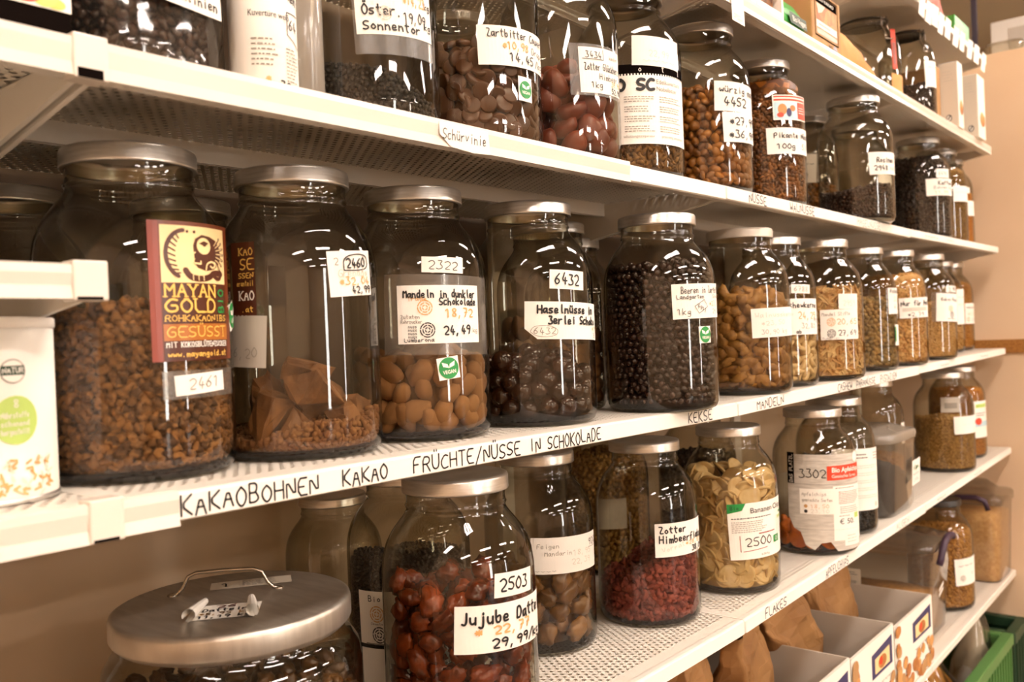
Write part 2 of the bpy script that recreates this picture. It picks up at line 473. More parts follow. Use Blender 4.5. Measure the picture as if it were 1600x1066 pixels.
def seat(A, V, s, rin):
    """slide a piece inwards until it lies inside the glass"""
    W = V @ A[:3, :3].T + A[:3, 3]
    lim = np.interp(W[:, 2] / s, PROF_Z, PROF_R) * (rin / .0694)
    r = np.hypot(W[:, 0], W[:, 1]); d = (r - lim).max()
    A = A.copy()
    if d > 0:
        c = A[:2, 3]; n = np.hypot(*c)
        if n > 1e-6: A[:2, 3] = c * max(0.0, 1 - (d + .0003) / n)
    lo = W[:, 2].min()
    if lo < .0085 * s: A[2, 3] += .0085 * s - lo
    return A
def merged(temps, mats4, rng, core=None, s=1.0, rin=.0694):
    Vs, Fs = [], []; o = 0
    for M in mats4:
        V, F = temps[rng.randint(len(temps))]
        A = seat(np.array(M), V, s, rin); W = V @ A[:3, :3].T + A[:3, 3]
        Vs.append(W); Fs.append(F + o); o += len(V)
    if core is not None:
        V, F = core; Vs.append(V); Fs.append(F + o)
    return np.concatenate(Vs), np.concatenate(Fs)
def core_mesh(r, z0, top):
    """closed heap filling the middle so that one cannot see through the food"""
    V = []; F = []; seg = 24; rad = (0, 0.5, 1.0)
    for k in rad:
        for i in range(seg):
            a = 2 * math.pi * i / seg; x, y = r * k * math.cos(a), r * k * math.sin(a)
            V.append((x, y, max(z0 + 0.001, top(x, y))))
    for i in range(seg):
        a = 2 * math.pi * i / seg; V.append((r * math.cos(a), r * math.sin(a), z0))
    V.append((0, 0, z0))
    for k in range(3):
        for i in range(seg):
            j = (i + 1) % seg; a, b, c, d = k * seg + i, k * seg + j, (k + 1) * seg + j, (k + 1) * seg + i
            F += [(a, c, b), (a, d, c)]
    for i in range(seg): F.append((4 * seg, 3 * seg + (i + 1) % seg, 3 * seg + i))
    return np.array(V), np.array(F)

def slope(base, gx=0.0, gy=0.0, bump=0.004, seed=0):
    r = np.random.RandomState(seed); a, b = r.uniform(0, 6, 2)
    return lambda x, y: base + gx * x + gy * y + bump * math.sin(60 * x + a) * math.sin(55 * y + b)

def fill_stuff(jar, matname, temps, name, label, cat, top, la, lb, th, flat=False, seed=1, layers=2, tight=0.9, smooth=True):
    """loose food nobody could count: one object"""
    rng = np.random.RandomState(seed); s = jar['s']; rin = 0.0694 * s
    if 'rin' in jar: rin = jar['rin']
    P = pack(rng, rin, top, la, lb, th, jar['face'], flat, layers=layers, tight=tight)
    V, F = merged(temps, [p[0] for p in P], rng, core_mesh(rin - th * 1.1, 0.009, lambda x, y: top(x, y) - lb * 0.5), s, rin)
    o = bpy.data.objects.new(name, np_mesh(name, V, F, matname, smooth)); COL.objects.link(o); o.location = jar['loc']
    return tag(o, label, cat, kind='stuff')

def fill_items(jar, matname, temps, name, label, cat, group, top, la, lb, th, flat=True, seed=1, maxn=300, pile=None, pile_label=None, tight=0.92, layers=2, smooth=True, core=True):
    """countable pieces: every piece in view is an object, deeper ones are one heap"""
    rng = np.random.RandomState(seed); s = jar['s']; rin = 0.0694 * s
    P = pack(rng, rin, top, la, lb, th, jar['face'], flat, layers=layers, tight=tight)
    loc = Vector(jar['loc']); fa = R_(jar['face']); fd = Vector((math.cos(fa), math.sin(fa), 0.3))
    show = sorted([p[0] for p in P if p[1]], key=lambda M: -M.translation.dot(fd))
    rest = [p[0] for p in P if not p[1]] + show[maxn:]
    show = show[:maxn]
    meshes = [np_mesh(name, V, F, matname, smooth) for V, F in temps]
    first = [None] * len(meshes)
    for M in show:
        k = rng.randint(len(meshes))
        if first[k] is None:
            o = bpy.data.objects.new(name, meshes[k]); first[k] = o
            tag(o, label, cat, group)
        else: o = first[k].copy()
        COL.objects.link(o); o.matrix_world = Matrix.Translation(loc) @ Matrix(seat(np.array(M), temps[k][0], s, rin).tolist())
    if rest and pile:
        V, F = merged(temps, rest, rng, core_mesh(rin - th * 1.3, 0.009, lambda x, y: top(x, y) - lb * 0.9) if core else None, s, rin)
        o = bpy.data.objects.new(pile, np_mesh(pile, V, F, matname, smooth)); COL.objects.link(o); o.location = loc
        tag(o, pile_label, cat, kind='stuff')

# ------------------------------------------------------------------ writing
G = {
'A': '00 3A 60|14 54', 'B': '0A 00|0A 4A 58 45 05|45 62 40 00', 'C': '69 3A 06 03 20 61', 'D': '00 0A 4A 65 40 00', 'E': '6A 0A 00 60|05 45',
'F': '6A 0A 00|05 45', 'G': '69 3A 06 03 20 61 65 35', 'H': '0A 00|6A 60|05 65', 'I': '3A 30', 'J': '5A 52 30 11', 'K': '0A 00|6A 05 60',
'L': '0A 00 60', 'M': '00 0A 35 6A 60', 'N': '00 0A 60 6A', 'O': '3A 07 03 20 40 63 67 3A', 'P': '00 0A 5A 67 44 05', 'R': '00 0A 5A 67 45 05|35 60',
'S': '69 3A 08 15 54 62 30 01', 'T': '0A 6A|3A 30', 'U': '0A 02 30 62 6A', 'V': '0A 30 6A', 'W': '0A 10 36 50 6A', 'X': '0A 60|6A 00', 'Y': '0A 35 6A|35 30', 'Z': '0A 6A 00 60',
'a': '56 16 03 10 42 56|56 51 60', 'b': '0A 00 40 53 46 04', 'c': '56 16 03 10 51', 'd': '56 16 03 10 52|5A 50', 'e': '03 53 46 16 03 10 51', 'f': '6A 3A 28 20|06 46',
'g': '56 16 03 21 53|56 5y 3z 0y', 'h': '0A 00|04 36 54 50', 'i': '36 30|38 39', 'j': '46 4y 2z 0y|48 49', 'k': '0A 00|56 03 50', 'l': '3A 31 40',
'm': '06 00|04 26 34 30|34 56 64 60', 'n': '06 00|04 36 54 50', 'o': '36 03 30 63 36', 'p': '06 0z|05 46 63 40 01', 'r': '06 00|03 26 56', 's': '56 16 04 43 51 10 01',
't': '2A 21 40|07 57', 'u': '06 02 20 52|56 50', 'v': '06 20 56', 'w': '06 10 35 50 66', 'x': '06 50|56 00', 'y': '06 22|56 3y 0z', 'z': '06 56 00 50',
'0': '3A 06 03 30 63 67 3A', '1': '08 3A 30', '2': '08 3A 68 65 00 60', '3': '1A 6A 36 64 61 20 01', '4': '3A 03 63|46 40', '5': '6A 1A 06 46 63 40 01',
'6': '5A 16 03 20 52 54 26 03', '7': '0A 6A 20|25 55', '8': '35 08 3A 68 35 02 30 62 35', '9': '66 25 07 3A 68 66 40',
'/': '6B 0x', ',': '21 1y', '.': '20 21', ':': '21 22|26 27', '-': '14 54', '*': '14 64|41 47|22 66|26 62', '~': '04 16 24 32 44 56 64', ' ': ''}
for c_, b_ in (('Ü', 'U'), ('Ä', 'A'), ('Ö', 'O')): G[c_] = G[b_] + '|2C 2D|4C 4D'
for c_, b_ in (('ü', 'u'), ('ä', 'a'), ('ö', 'o')): G[c_] = G[b_] + '|18 19|48 49'
G['ß'] = '0y 08 2A 48 36 54 51 30'
_Y = {'x': -1, 'y': -2, 'z': -3}
def strokes(ch):
    out = []
    for st in G.get(ch, '').split('|'):
        pts = []
        for t in st.split():
            pts.append((int(t[0]) / 10.0, (_Y[t[1]] if t[1] in _Y else int(t[1], 16)) / 10.0))
        if pts: out.append(pts)
    return out
def chaikin(p, n=2):
    for _ in range(n):
        if len(p) < 3: return p
        q = [p[0]]
        for a, b in zip(p, p[1:]):
            q += [(a[0] * .75 + b[0] * .25, a[1] * .75 + b[1] * .25), (a[0] * .25 + b[0] * .75, a[1] * .25 + b[1] * .75)]
        p = q + [p[-1]]
    return p

class Sheet:
    """flat artwork in (u right, v up) metres, mapped onto a jar wall or a plane by fn(u, v, lift)"""
    def __init__(s, fn, step=0.004): s.fn = fn; s.b = MB(); s.step = step; s.lift = 0.0006
    def poly(s, pts, m, lift):
        """filled polygon, cut in narrow upright strips so that it follows the curve"""
        xs = [p[0] for p in pts]; x0, x1 = min(xs), max(xs); n = max(1, int((x1 - x0) / s.step + 0.999))
        for i in range(n):
            a, b = x0 + (x1 - x0) * i / n, x0 + (x1 - x0) * (i + 1) / n
            q = s._clip(s._clip(pts, a, 1), b, -1)
            if len(q) < 3: continue
            try: tris = tessellate_polygon([[Vector((p[0], p[1], 0)) for p in q]])
            except Exception: continue
            s.b.add([s.fn(p[0], p[1], lift) for p in q], [tuple(t) for t in tris], m)
    def _clip(s, pts, x, sg):
        out = []
        for i in range(len(pts)):
            a, b = pts[i - 1], pts[i]; da, db = (a[0] - x) * sg, (b[0] - x) * sg
            if (da >= 0) != (db >= 0):
                t = da / (da - db); out.append((x, a[1] + (b[1] - a[1]) * t))
            if db >= 0: out.append(b)
        return out
    def rect(s, x0, y0, x1, y1, m, lift): s.poly([(x0, y0), (x1, y0), (x1, y1), (x0, y1)], m, lift)
    def ell(s, cx, cy_, rx, ry, m, lift, n=24): s.poly([(cx + rx * math.cos(6.2832 * i / n), cy_ + ry * math.sin(6.2832 * i / n)) for i in range(n)], m, lift)
    def line(s, pts, w, m, lift):
        for a, b in zip(pts, pts[1:]):
            d = math.hypot(b[0] - a[0], b[1] - a[1])
            if d < 1e-7: continue
            nx, ny = -(b[1] - a[1]) / d * w / 2, (b[0] - a[0]) / d * w / 2
            k = max(1, int(d / s.step))
            for i in range(k):
                t0, t1 = i / k, (i + 1) / k
                p = (a[0] + (b[0] - a[0]) * t0, a[1] + (b[1] - a[1]) * t0); q = (a[0] + (b[0] - a[0]) * t1, a[1] + (b[1] - a[1]) * t1)
                s.b.add([s.fn(p[0] + nx, p[1] + ny, lift), s.fn(p[0] - nx, p[1] - ny, lift), s.fn(q[0] - nx, q[1] - ny, lift), s.fn(q[0] + nx, q[1] + ny, lift)], [(0, 1, 2, 3)], m)
        for p in pts:
            s.b.add([s.fn(p[0] + w / 2 * math.cos(k * 1.0472), p[1] + w / 2 * math.sin(k * 1.0472), lift) for k in range(6)], [(0, 1, 2, 3, 4, 5)], m)
    def hand(s, txt, x, y, h, w=None, m='ink_black', pen=None, lift=0.0012, slant=0.0, rot=0.0, caps=False, jit=0.05, serif=False, smooth=2):
        """handwriting: x, y = left end of the baseline; h = capital height; w = whole width"""
        pen = pen or h * 0.11; rnd = random.Random(txt + str(x)); adv = 0.82
        tot = len(txt) * adv - 0.2
        sx = (w / (tot * h)) if w else 1.0
        for i, ch in enumerate(txt):
            ox = i * adv; jy = rnd.uniform(-jit, jit); js = 1 + rnd.uniform(-jit, jit)
            for st in strokes(ch):
                p = chaikin(st, smooth) if smooth else st
                ends = [p[0], p[-1]]
                pp = []
                for q in p:
                    uu = (ox + q[0] + slant * q[1]) * h * sx; vv = (q[1] * js + jy) * h
                    pp.append((x + uu * math.cos(rot) - vv * math.sin(rot), y + uu * math.sin(rot) + vv * math.cos(rot)))
                s.line(pp, pen, m, lift)
                if serif:
                    for q in ends:
                        if abs(q[1]) < .05 or abs(q[1] - 1) < .05:
                            uu, vv = x + (ox + q[0]) * h * sx, y + q[1] * h
                            s.line([(uu - h * .13 * sx, vv), (uu + h * .13 * sx, vv)], pen * .6, m, lift)
    def type(s, txt, x, y, h, w=None, m='ink_black', lift=0.0012, rot=0.0, bold=0.0):
        """printed lettering"""
        cu_ = bpy.data.curves.new('t', 'FONT'); cu_.body = txt; cu_.size = 1.0; cu_.offset = bold; cu_.resolution_u = 3
        o = bpy.data.objects.new('t', cu_); COL.objects.link(o)
        dg = bpy.context.evaluated_depsgraph_get(); me = o.evaluated_get(dg).to_mesh()
        vs = [v.co.copy() for v in me.vertices]; fs = [tuple(p.vertices) for p in me.polygons]
        o.evaluated_get(dg).to_mesh_clear()
        COL.objects.unlink(o); bpy.data.objects.remove(o); bpy.data.curves.remove(cu_)
        if not vs: return
        k = h / 0.73; xm = max(v.x for v in vs); kx = (w / xm) if w else k
        P = [(x + v.x * kx * math.cos(rot) - v.y * k * math.sin(rot), y + v.x * kx * math.sin(rot) + v.y * k * math.cos(rot)) for v in vs]
        s.b.add([s.fn(p[0], p[1], lift) for p in P], fs, m)
    def greek(s, x0, y0, x1, y1, n, m='ink_grey', lift=0.0011, seed=1):
        """rows of print too small to read"""
        r = random.Random(seed); dy = (y1 - y0) / n
        for i in range(n):
            y = y1 - dy * (i + 0.5); x = x0; end = x0 + (x1 - x0) * r.uniform(0.7, 1.0)
            while x < end:
                l = r.uniform(0.0015, 0.005); s.rect(x, y - dy * .16, min(x + l, end), y + dy * .16, m, lift); x += l + 0.0011
    def rosette(s, cx, cy_, r, m, lift=0.0011):
        for k, (rr, n, ph) in enumerate(((1.0, 6, 0), (0.66, 5, .5), (0.32, 4, .2))):
            for i in range(n):
                a0 = ph + 6.2832 * i / n; pts = [(cx + r * rr * math.cos(a0 + t * 0.85), cy_ + r * rr * math.sin(a0 + t * 0.85)) for t in (0, .33, .66, 1.0)]
                s.line(pts, r * 0.15, m, lift)
    def frame(s, x0, y0, x1, y1, w, m, lift=0.0011):
        s.line([(x0, y0), (x1, y0), (x1, y1), (x0, y1), (x0, y0)], w, m, lift)
    def vegan(s, cx, cy_, a):
        s.ell(cx, cy_, a * .46, a * .46, 'print_green', 0.0010)
        for sg in (-1, 1):
            s.poly([(cx, cy_), (cx + sg * a * .05, cy_ + a * .17), (cx + sg * a * .3, cy_ + a * .28), (cx + sg * a * .26, cy_ + a * .08)], 'white_ink', 0.0013)
        s.type('VEGAN', cx - a * .3, cy_ - a * .24, a * .16, a * .6, 'white_ink', 0.0013, bold=0.02)
    def build(s, name, parent, label=None, loc=None):
        o = s.b.build(name, parent, loc)
        if label: o['label'] = label
        return o

def cyl_fn(R, th0, ztop, tilt=0.0, H=0.0):
    c, sn = math.cos(math.atan(tilt)), math.sin(math.atan(tilt))
    def fn(u, v, lift):
        a = R_(th0) + (u * c + (H - v) * sn) / R; z = ztop + u * sn - (H - v) * c
        return ((R + lift) * math.cos(a), (R + lift) * math.sin(a), z)
    return fn
def plane_fn(o, eu, ev):
    o, eu, ev = Vector(o), Vector(eu).normalized(), Vector(ev).normalized(); n = eu.cross(ev)
    return lambda u, v, lift: tuple(o + eu * u + ev * v + n * lift)

# ------------------------------------------------------------------ the room
def struct(o): o['kind'] = 'structure'; return o
b = MB(); b.box(-3.2, 6.2, -9.5, 0.5, -1.22, -1.15, 'floor_tile'); b.box(2.8, 6.2, 0.5, 3.0, -1.22, -1.15, 'floor_tile'); struct(b.build('floor'))
b = MB(); b.box(-3.2, 6.2, -9.5, 3.0, 1.85, 1.9, 'ceiling'); struct(b.build('ceiling'))
b = MB(); b.box(-3.2, 2.66, 0.47, 0.55, -1.15, 1.85, 'wall_plaster'); struct(b.build('wall_back'))
b = MB(); b.box(-3.25, -3.2, -9.5, 0.5, -1.15, 1.85, 'wall_plaster'); struct(b.build('wall_left'))
b = MB(); b.box(6.2, 6.25, -9.5, 3.0, -1.15, 1.85, 'wall_far'); struct(b.build('wall_far'))
b = MB(); b.box(2.72, 6.2, 3.0, 3.05, -1.15, 1.85, 'wall_far'); struct(b.build('wall_rear'))
# opposite side of the aisle with a tall narrow window and a shop window
WIN = ((.38, .98, -1.0, 1.75), (5.2, 5.6, -.95, 1.5))
b = MB()
for x0, x1, z0, z1 in ((-3.2, .38, -1.15, 1.85), (.98, 5.2, -1.15, 1.85), (5.6, 6.2, -1.15, 1.85), (.38, .98, -1.15, -1.0), (.38, .98, 1.75, 1.85), (5.2, 5.6, -1.15, -.95), (5.2, 5.6, 1.5, 1.85)):
    b.box(x0, x1, -9.5, -9.45, z0, z1, 'wall_plaster')
struct(b.build('wall_front'))
emit_mat('daylight', (1.0, 0.95, 0.88), WINDOW_STRENGTH)
for i, (x0, x1, z0, z1) in enumerate(WIN):
    b = MB(); b.box(x0, x1, -9.55, -9.52, z0, z1, 'daylight')
    w = struct(b.build('window_%d' % (i + 1)))
    b = MB()
    for a, c, d, e in ((x0 - .03, x0, z0 - .03, z1 + .03), (x1, x1 + .03, z0 - .03, z1 + .03), (x0, x1, z0 - .03, z0), (x0, x1, z1, z1 + .03)): b.box(a, c, -9.449, -9.43, d, e, 'white_gloss')
    b.build('window_frame', w)
# partition at the end of the shelving
b = MB(); b.box(2.665, 2.72, -0.62, 0.47, -1.15, 0.868, 'wall_plaster'); struct(b.build('wall_right'))
b = MB(); b.box(2.655, 2.6655, -0.62, 0.47, -0.008, 0.031, 'cork'); struct(b.build('trim_1'))

# ceiling lamps: twin tubes under a white tray
emit_mat('tube_glow', LAMP_RGB, LAMP_STRENGTH)
WHX = ('left end', 'above the cocoa jars', 'toward the partition', 'beyond the partition')
WHY = ('nearest the shelving', 'second row of the room', 'third row of the room', 'by the window wall')
for iy, y in enumerate((-.95, -3.0, -5.4, -8.0)):
    for ix, x in enumerate((-1.75, .50, 2.75, 5.0)):
        t = empty('ceiling_light', (x, y, 1.80), 'louvred ceiling lamp, %s, %s' % (WHX[ix], WHY[iy]), 'lamp', 'louvred ceiling lamps')
        b = MB(); b.box(-.60, .60, -.16, .16, 0.014, .05, 'white_gloss'); b.build('lamp_housing', t)
        for sy in (-.115, -.038, .038, .115):
            b = MB(); b.box(-.56, .56, -.017, .017, -.012, .012, 'tube_glow'); b.build('tube', t).location = (0, sy, 0)

# ------------------------------------------------------------------ shelving
XB = {'T': (-.86, 0, .85, 1.69, 2.52), 'A': (-.86, 0, .862, 1.70, 2.525), 'B': (-.88, 0, .875, 1.735, 2.584), 'C': (-.88, .004, .884, 1.76, 2.627), 'D': (-.88, 0, .88, 1.77, 2.652), 'E': (-.88, 0, .885, 1.77, 2.657)}
ZB = {'T': (.82,) * 5, 'A': (.571,) * 5, 'B': (.288, .2885, .2925, .291, .297), 'C': (.0058, .0, -.0085, -.001, .007), 'D': (-.30, -.30, -.3105, -.298, -.2825), 'E': (-.66, -.66, -.655, -.648, -.640)}
def zof(lv, x): return float(np.interp(x, XB[lv], ZB[lv]))
def shear_box(b, x0, x1, y0, y1, z0, z1, g, m):
    vs = [(x, y, z + g * x) for x in (x0, x1) for y in (y0, y1) for z in (z0, z1)]
    b.add(vs, [(0, 1, 3, 2), (4, 6, 7, 5), (0, 4, 5, 1), (2, 3, 7, 6), (0, 2, 6, 4), (1, 5, 7, 3)], m)
def bracket(root, name, x, g, L=.42, t=.004, h0=.018, h1=.088):
    b = MB(); z = g * x
    pr = [(.004, -.003), (L, -.003), (L, -h1), (.03, -h0 - .004), (.004, -h0)]
    vs = [(x + s * t / 2, y, z + q) for s in (-1, 1) for y, q in pr]; n = len(pr)
    b.add(vs, [tuple(range(n))[::-1], tuple(range(n, 2 * n))] + [(i, (i + 1) % n, n + (i + 1) % n, n + i) for i in range(n)], 'shelf_paint')
    return b.build(name, root)
def shelf(lv, bay, label, hl=.020, depth=.42, rail=None, strip=None, texts=(), clips=(), xr=None, slot=.002):
    x0, x1, z0, z1 = XB[lv][bay], XB[lv][bay + 1], ZB[lv][bay], ZB[lv][bay + 1]
    if xr: x1, z1 = xr
    Lx = x1 - x0; g = (z1 - z0) / Lx
    t = empty('shelf', (x0, 0, z0), label, 'shelf', 'white perforated shelf boards')
    e = .0006
    b = MB(); shear_box(b, e, Lx - e, .010, .199, -.0016, 0, g, 'shelf_perforated'); b.build('front_plate', t)
    b = MB(); shear_box(b, e, Lx - e, .197, .1995, -hl, -.0017, g, 'shelf_paint'); b.build('rear_flange', t)
    b = MB(); shear_box(b, e, Lx - e, .203, depth, -.0016, 0, g, 'shelf_perforated'); shear_box(b, e, Lx - e, .2035, .206, -hl, -.0017, g, 'shelf_paint'); b.build('back_plate', t)
    b = MB()
    pr = [(.0115, 0), (.003, 0), (.0012, -.0008), (0, -.0028), (0, -hl + .002), (.002, -hl), (.016, -hl), (.016, -hl + .0015), (.0115, -hl + .0015)]
    for x in (e, Lx - e): pass
    n = len(pr); vs = [(x, y, z + g * x) for x in (e, Lx - e) for y, z in pr]
    b.add(vs, [tuple(range(n)), tuple(range(n, 2 * n))[::-1]] + [(n + i, n + (i + 1) % n, (i + 1) % n, i) for i in range(n)], 'shelf_paint')
    b.build('front_lip', t)
    hb = .088 if depth > .4 else .054
    bracket(t, 'bracket', .0045, g, depth, h1=hb); bracket(t, 'bracket', Lx - .0045, g, depth, h1=hb)
    eu = (1, 0, g)
    if rail:
        a, c = rail[0] - x0, rail[1] - x0; b = MB()
        prr = [(-.0002, .0022), (-.0042, .0010), (-.0046, -.004), (-.0032, -hl + .006), (-.0046, -hl - .0022), (-.0002, -hl - .0012)]
        m = len(prr); vs = [(x, y, z + g * x) for x in (a, c) for y, z in prr]
        b.add(vs, [tuple(range(m)), tuple(range(m, 2 * m))[::-1]] + [(m + i, m + (i + 1) % m, (i + 1) % m, i) for i in range(m)], 'rail_plastic')
        tag(b.build('price_rail', t), 'cream plastic price rail')
    if strip:
        for k, (a, c) in enumerate(strip):
            a -= x0; c -= x0
            s = Sheet(plane_fn((a, -.0006, -hl + .0012 + g * a), eu, (0, 0, 1)), .2)
            w = c - a; hh = hl - .0032
            s.rect(0, 0, w, hh, 'paper', 0.0)
            for txt, tx0, tx1, kw in texts:
                if not (a + x0 - .001 <= tx0 < c + x0): continue
                kk = dict(m='ink_black', pen=.0015); kk.update(kw)
                s.hand(txt, tx0 - x0 - a, hh * kw.get('yy', .12), hh * kw.get('hh', .78), tx1 - tx0, m=kk['m'], pen=kk['pen'], lift=.0003, jit=.09, smooth=kw.get('sm', 1))
            s.build('label_strip', t)
    for cx in clips:
        b = MB(); c = cx - x0
        shear_box(b, c - .011, c + .011, -.0058, .010, -hl - .0035, .0040, g, 'rail_plastic')
        b2 = MB(); shear_box(b2, c - .009, c + .007, -.0061, -.004, -hl - .0030, -hl - .0030 + slot, g, 'dark_print')
        o = b.build('rail_clip', t, bevel=.0012); b2.build('clip_slot', o)
    return t
fr = empty('shelving_frame', (0, .43, -1.15), 'white shelving back frame with uprights and back panels behind all the shelves', 'shelving')
b = MB(); b.box(-1.0, 2.655, .003, .008, .02, .66, 'panel'); b.box(-1.0, 2.655, .003, .008, .66, 1.145, 'panel'); b.build('back_panel', fr)
b = MB(); b.box(-1.0, 2.655, .003, .008, 1.15, 2.15, 'panel_perforated'); b.build('perforated_panel', fr)
for x in (-.88, .002, .882, 1.757, 2.63):
    b = MB(); b.box(x - .017, x + .017, -.008, .002, 0, 2.2, 'shelf_paint'); b.build('upright', fr)

scr = dict(m='ink_grey', pen=.0012)
shelf('T', 2, 'topmost white shelf board with hanging price tags, middle bay', .018)
topshelf = shelf('T', 3, 'topmost white shelf board with hanging price tags, far bay', .018)
shelf('A', 1, 'second highest white shelf board ending above the tall jars at the frame top', .019, rail=(.0, .862))
shelf('A', 2, 'second highest white shelf board under the carton and kraft paper bag', .019, rail=(.862, 1.70))
shelf('A', 3, 'second highest white shelf board under the two tall white boxes, far bay', .019, rail=(1.70, 2.52))
shelf('B', 0, 'white shelf board under the dark box in the left bay', .0205, rail=(-.88, -.001), clips=())
shelf('B', 1, 'white perforated shelf board directly above the five big front jars', .0205, rail=(.0, .622), strip=[(.622, .873)], clips=(-.004,), slot=.006)
shelf('B', 2, 'white shelf board marked for nuts and walnuts, middle bay', .0195, strip=[(.877, 1.733)],
      texts=(('NÜSSE', .947, 1.006, {}), ('WALNÜSSE', 1.095, 1.196, {}), ('HASELNÜSSE', 1.405, 1.535, scr)))
shelf('B', 3, 'white shelf board under the raisin and coffee bean jars, far bay', .0175, strip=[(1.737, 2.58)], texts=(('~~~~~', 1.843, 1.947, scr), ('~~~', 2.03, 2.09, dict(m='ink_black', pen=.0008))))
shelf('C', 0, 'white shelf board under the white can in the left bay', .0205, rail=(-.88, .001))
shelf('C', 1, 'white shelf board lettered for cocoa beans, cocoa and chocolate nuts, nearest bay', .0195, rail=(.003, .043), clips=(-.006,), strip=[(.0435, .883)],
      texts=(('KAKAOBOHNEN', .046, .160, {}), ('KAKAO', .184, .231, {}), ('FRÜCHTE/NÜSSE', .261, .405, {}), ('IN SCHOKOLADE', .420, .545, {}), ('KEKSE', .743, .807, {})))
shelf('C', 2, 'white shelf board lettered for almonds, cashews and pistachios, middle bay', .0195, strip=[(.886, 1.758)],
      texts=(('MANDELN', .946, 1.041, {}), ('CASHEW', 1.272, 1.342, {}), ('PARANÜSSE', 1.365, 1.47, {}), ('PISTAZIEN', 1.50, 1.60, {})))
shelf('C', 3, 'white shelf board under the pale flake and seed jars, far bay', .0175, strip=[(1.762, 2.62)], texts=(('~~~~', 1.93, 2.0, scr), ('~~~~', 2.32, 2.4, scr)))
shelf('D', 1, 'lower white shelf board under the date and raspberry flake jars, nearest bay', .020, strip=[(.01, .877)])
shelf('D', 2, 'lower white shelf board lettered for flakes and apple chips', .020, strip=[(.883, 1.768)], texts=(('FLAKES', .947, 1.022, {}), ('APFELCHIPS', 1.184, 1.29, {}), ('ALGEN', 1.562, 1.647, scr)))
shelf('D', 3, 'lower white shelf board under the grain and lentil jars, far bay', .017, strip=[(1.772, 2.65)], texts=(('~~~~', 1.86, 1.93, scr), ('~~~~', 2.2, 2.28, scr)))
shelf('E', 1, 'lowest visible white shelf board in the nearest bay under the paper bags', .018)
shelf('E', 2, 'lowest visible white shelf board under the three white trays', .018)
shelf('E', 3, 'lowest visible white shelf board under the clip box and tall oat container', .018)
# short extra board of the left bay
XB['L'] = (-.88, -.0015); ZB['L'] = (.148, .148)
shelf('L', 0, 'short white shelf board ending beside the cocoa nib jar above the white can', .0175, depth=.30, rail=(-.88, -.010), clips=(-.010,))
# hanging tags on the top rail, torn note and hanging strip
for i, x in enumerate((1.845, 1.895, 1.945, 2.0, 2.06, 2.13, 2.2, 2.275, 2.345, 2.43)):
    s = Sheet(plane_fn((x, -.0055 - .0004 * (i % 3), .786 - .004 * (i % 2)), (1, -.02 * (i % 3), .02 * ((i % 4) - 1.5)), (0, -.10 - .04 * (i % 2), 1)), .2)
    s.rect(0, -.012, .045, .034, 'paper', 0)
    o = s.build('price_tag', None)
    tag(o, 'blank white price tag hanging from the topmost shelf rail', 'price tag', 'white tags along the topmost rail')
s = Sheet(plane_fn((.905, -.0055, .527), (1, -.05, -.05), (-.10, -.02, 1)), .2); s.rect(0, 0, .036, .055, 'paper', 0); s.greek(.004, .003, .03, .012, 2, 'ink_pale')
tag(s.build('paper_slip', None), 'white paper slip hanging from the second highest rail above the seasoned nut jar', 'paper slip')
s = Sheet(plane_fn((.305, -.0052, .2665), (1, 0, .004), (0, 0, 1)), .2)
s.poly([(0, .022), (.066, .022), (.068, .0005), (.045, -.001), (.014, .001), (0, .011)], 'paper', 0)
s.hand('Schürvinie', .004, .0075, .0095, .058, 'ink_black', .0008, .0003, slant=.1)
tag(s.build('torn_note', None), 'torn handwritten note stuck on the rail above the chocolate almond jar', 'note')

# ------------------------------------------------------------------ jars
def jar_profile(s):
    P = [(.0, .0028), (.050, .0028), (.055, .0002), (.063, .0004), (.0690, .004), (.0716, .010), (.0722, .020), (.0722, .158), (.0717, .168), (.0700, .179), (.0665, .190), (.0615, .199),
         (.0560, .2065), (.0510, .2125), (.0480, .217), (.0466, .2205), (.0474, .2225), (.0480, .2238), (.0470, .2255), (.0466, .229), (.0470, .236), (.0470, .246)]
    return [(r * s, z * s) for r, z in P]
def glass_jar(key, lv, x, y, s, label, lid='lid_steel', cat='jar', group='big glass jars on the shelves', squash=1.0):
    z = zof(lv, x); t = empty('glass_jar', (x, y, z), label, cat, group)
    b = MB(); b.lathe(jar_profile(s), 'glass', 64)
    b.build('jar_body', t)
    b = MB(); b.lathe([(0, .0072 * s), (.060 * s, .0072 * s), (.0675 * s, .0066 * s), (.0700 * s, .0060 * s)], 'glass_base', 48); b.build('glass_bottom', t)
    b = MB()
    lp = [(.0470, .2365), (.0500, .2362), (.0506, .2372), (.0503, .2385), (.0503, .2478), (.0494, .2502), (.0478, .2510), (.0455, .2504), (0, .2500)]
    b.lathe([(r * s, q * s) for r, q in lp], lid, 56); b.build('lid', t)
    face = math.degrees(math.atan2(CAM.y - y, CAM.x - x))
    return dict(root=t, loc=(x, y, z), s=s, R=.0722 * s, face=face, rin=.0694 * s)
def label_on(j, th0, ztop, w, h, tilt=0.0, mat_='paper', name='label', plain=False, cut=None, lift=.0005):
    s = Sheet(cyl_fn(j['R'], th0, ztop, tilt, h))
    if not plain:
        if cut: s.poly([(cut, 0), (w, 0), (w, h), (0, h), (0, cut * .8)], mat_, lift)
        else: s.rect(0, 0, w, h, mat_, lift)
    s.W, s.H, s.j, s.nm = w, h, j, name
    return s
def done(s, label=None): return s.build(s.nm, s.j['root'], label)
def vegan_on(j, th0, ztop, a, tilt=0.0):
    s = label_on(j, th0, ztop, a, a * .95, tilt, 'white_ink', 'vegan_sticker'); s.vegan(a / 2, a * .48, a); done(s, 'green and white round vegan sticker')

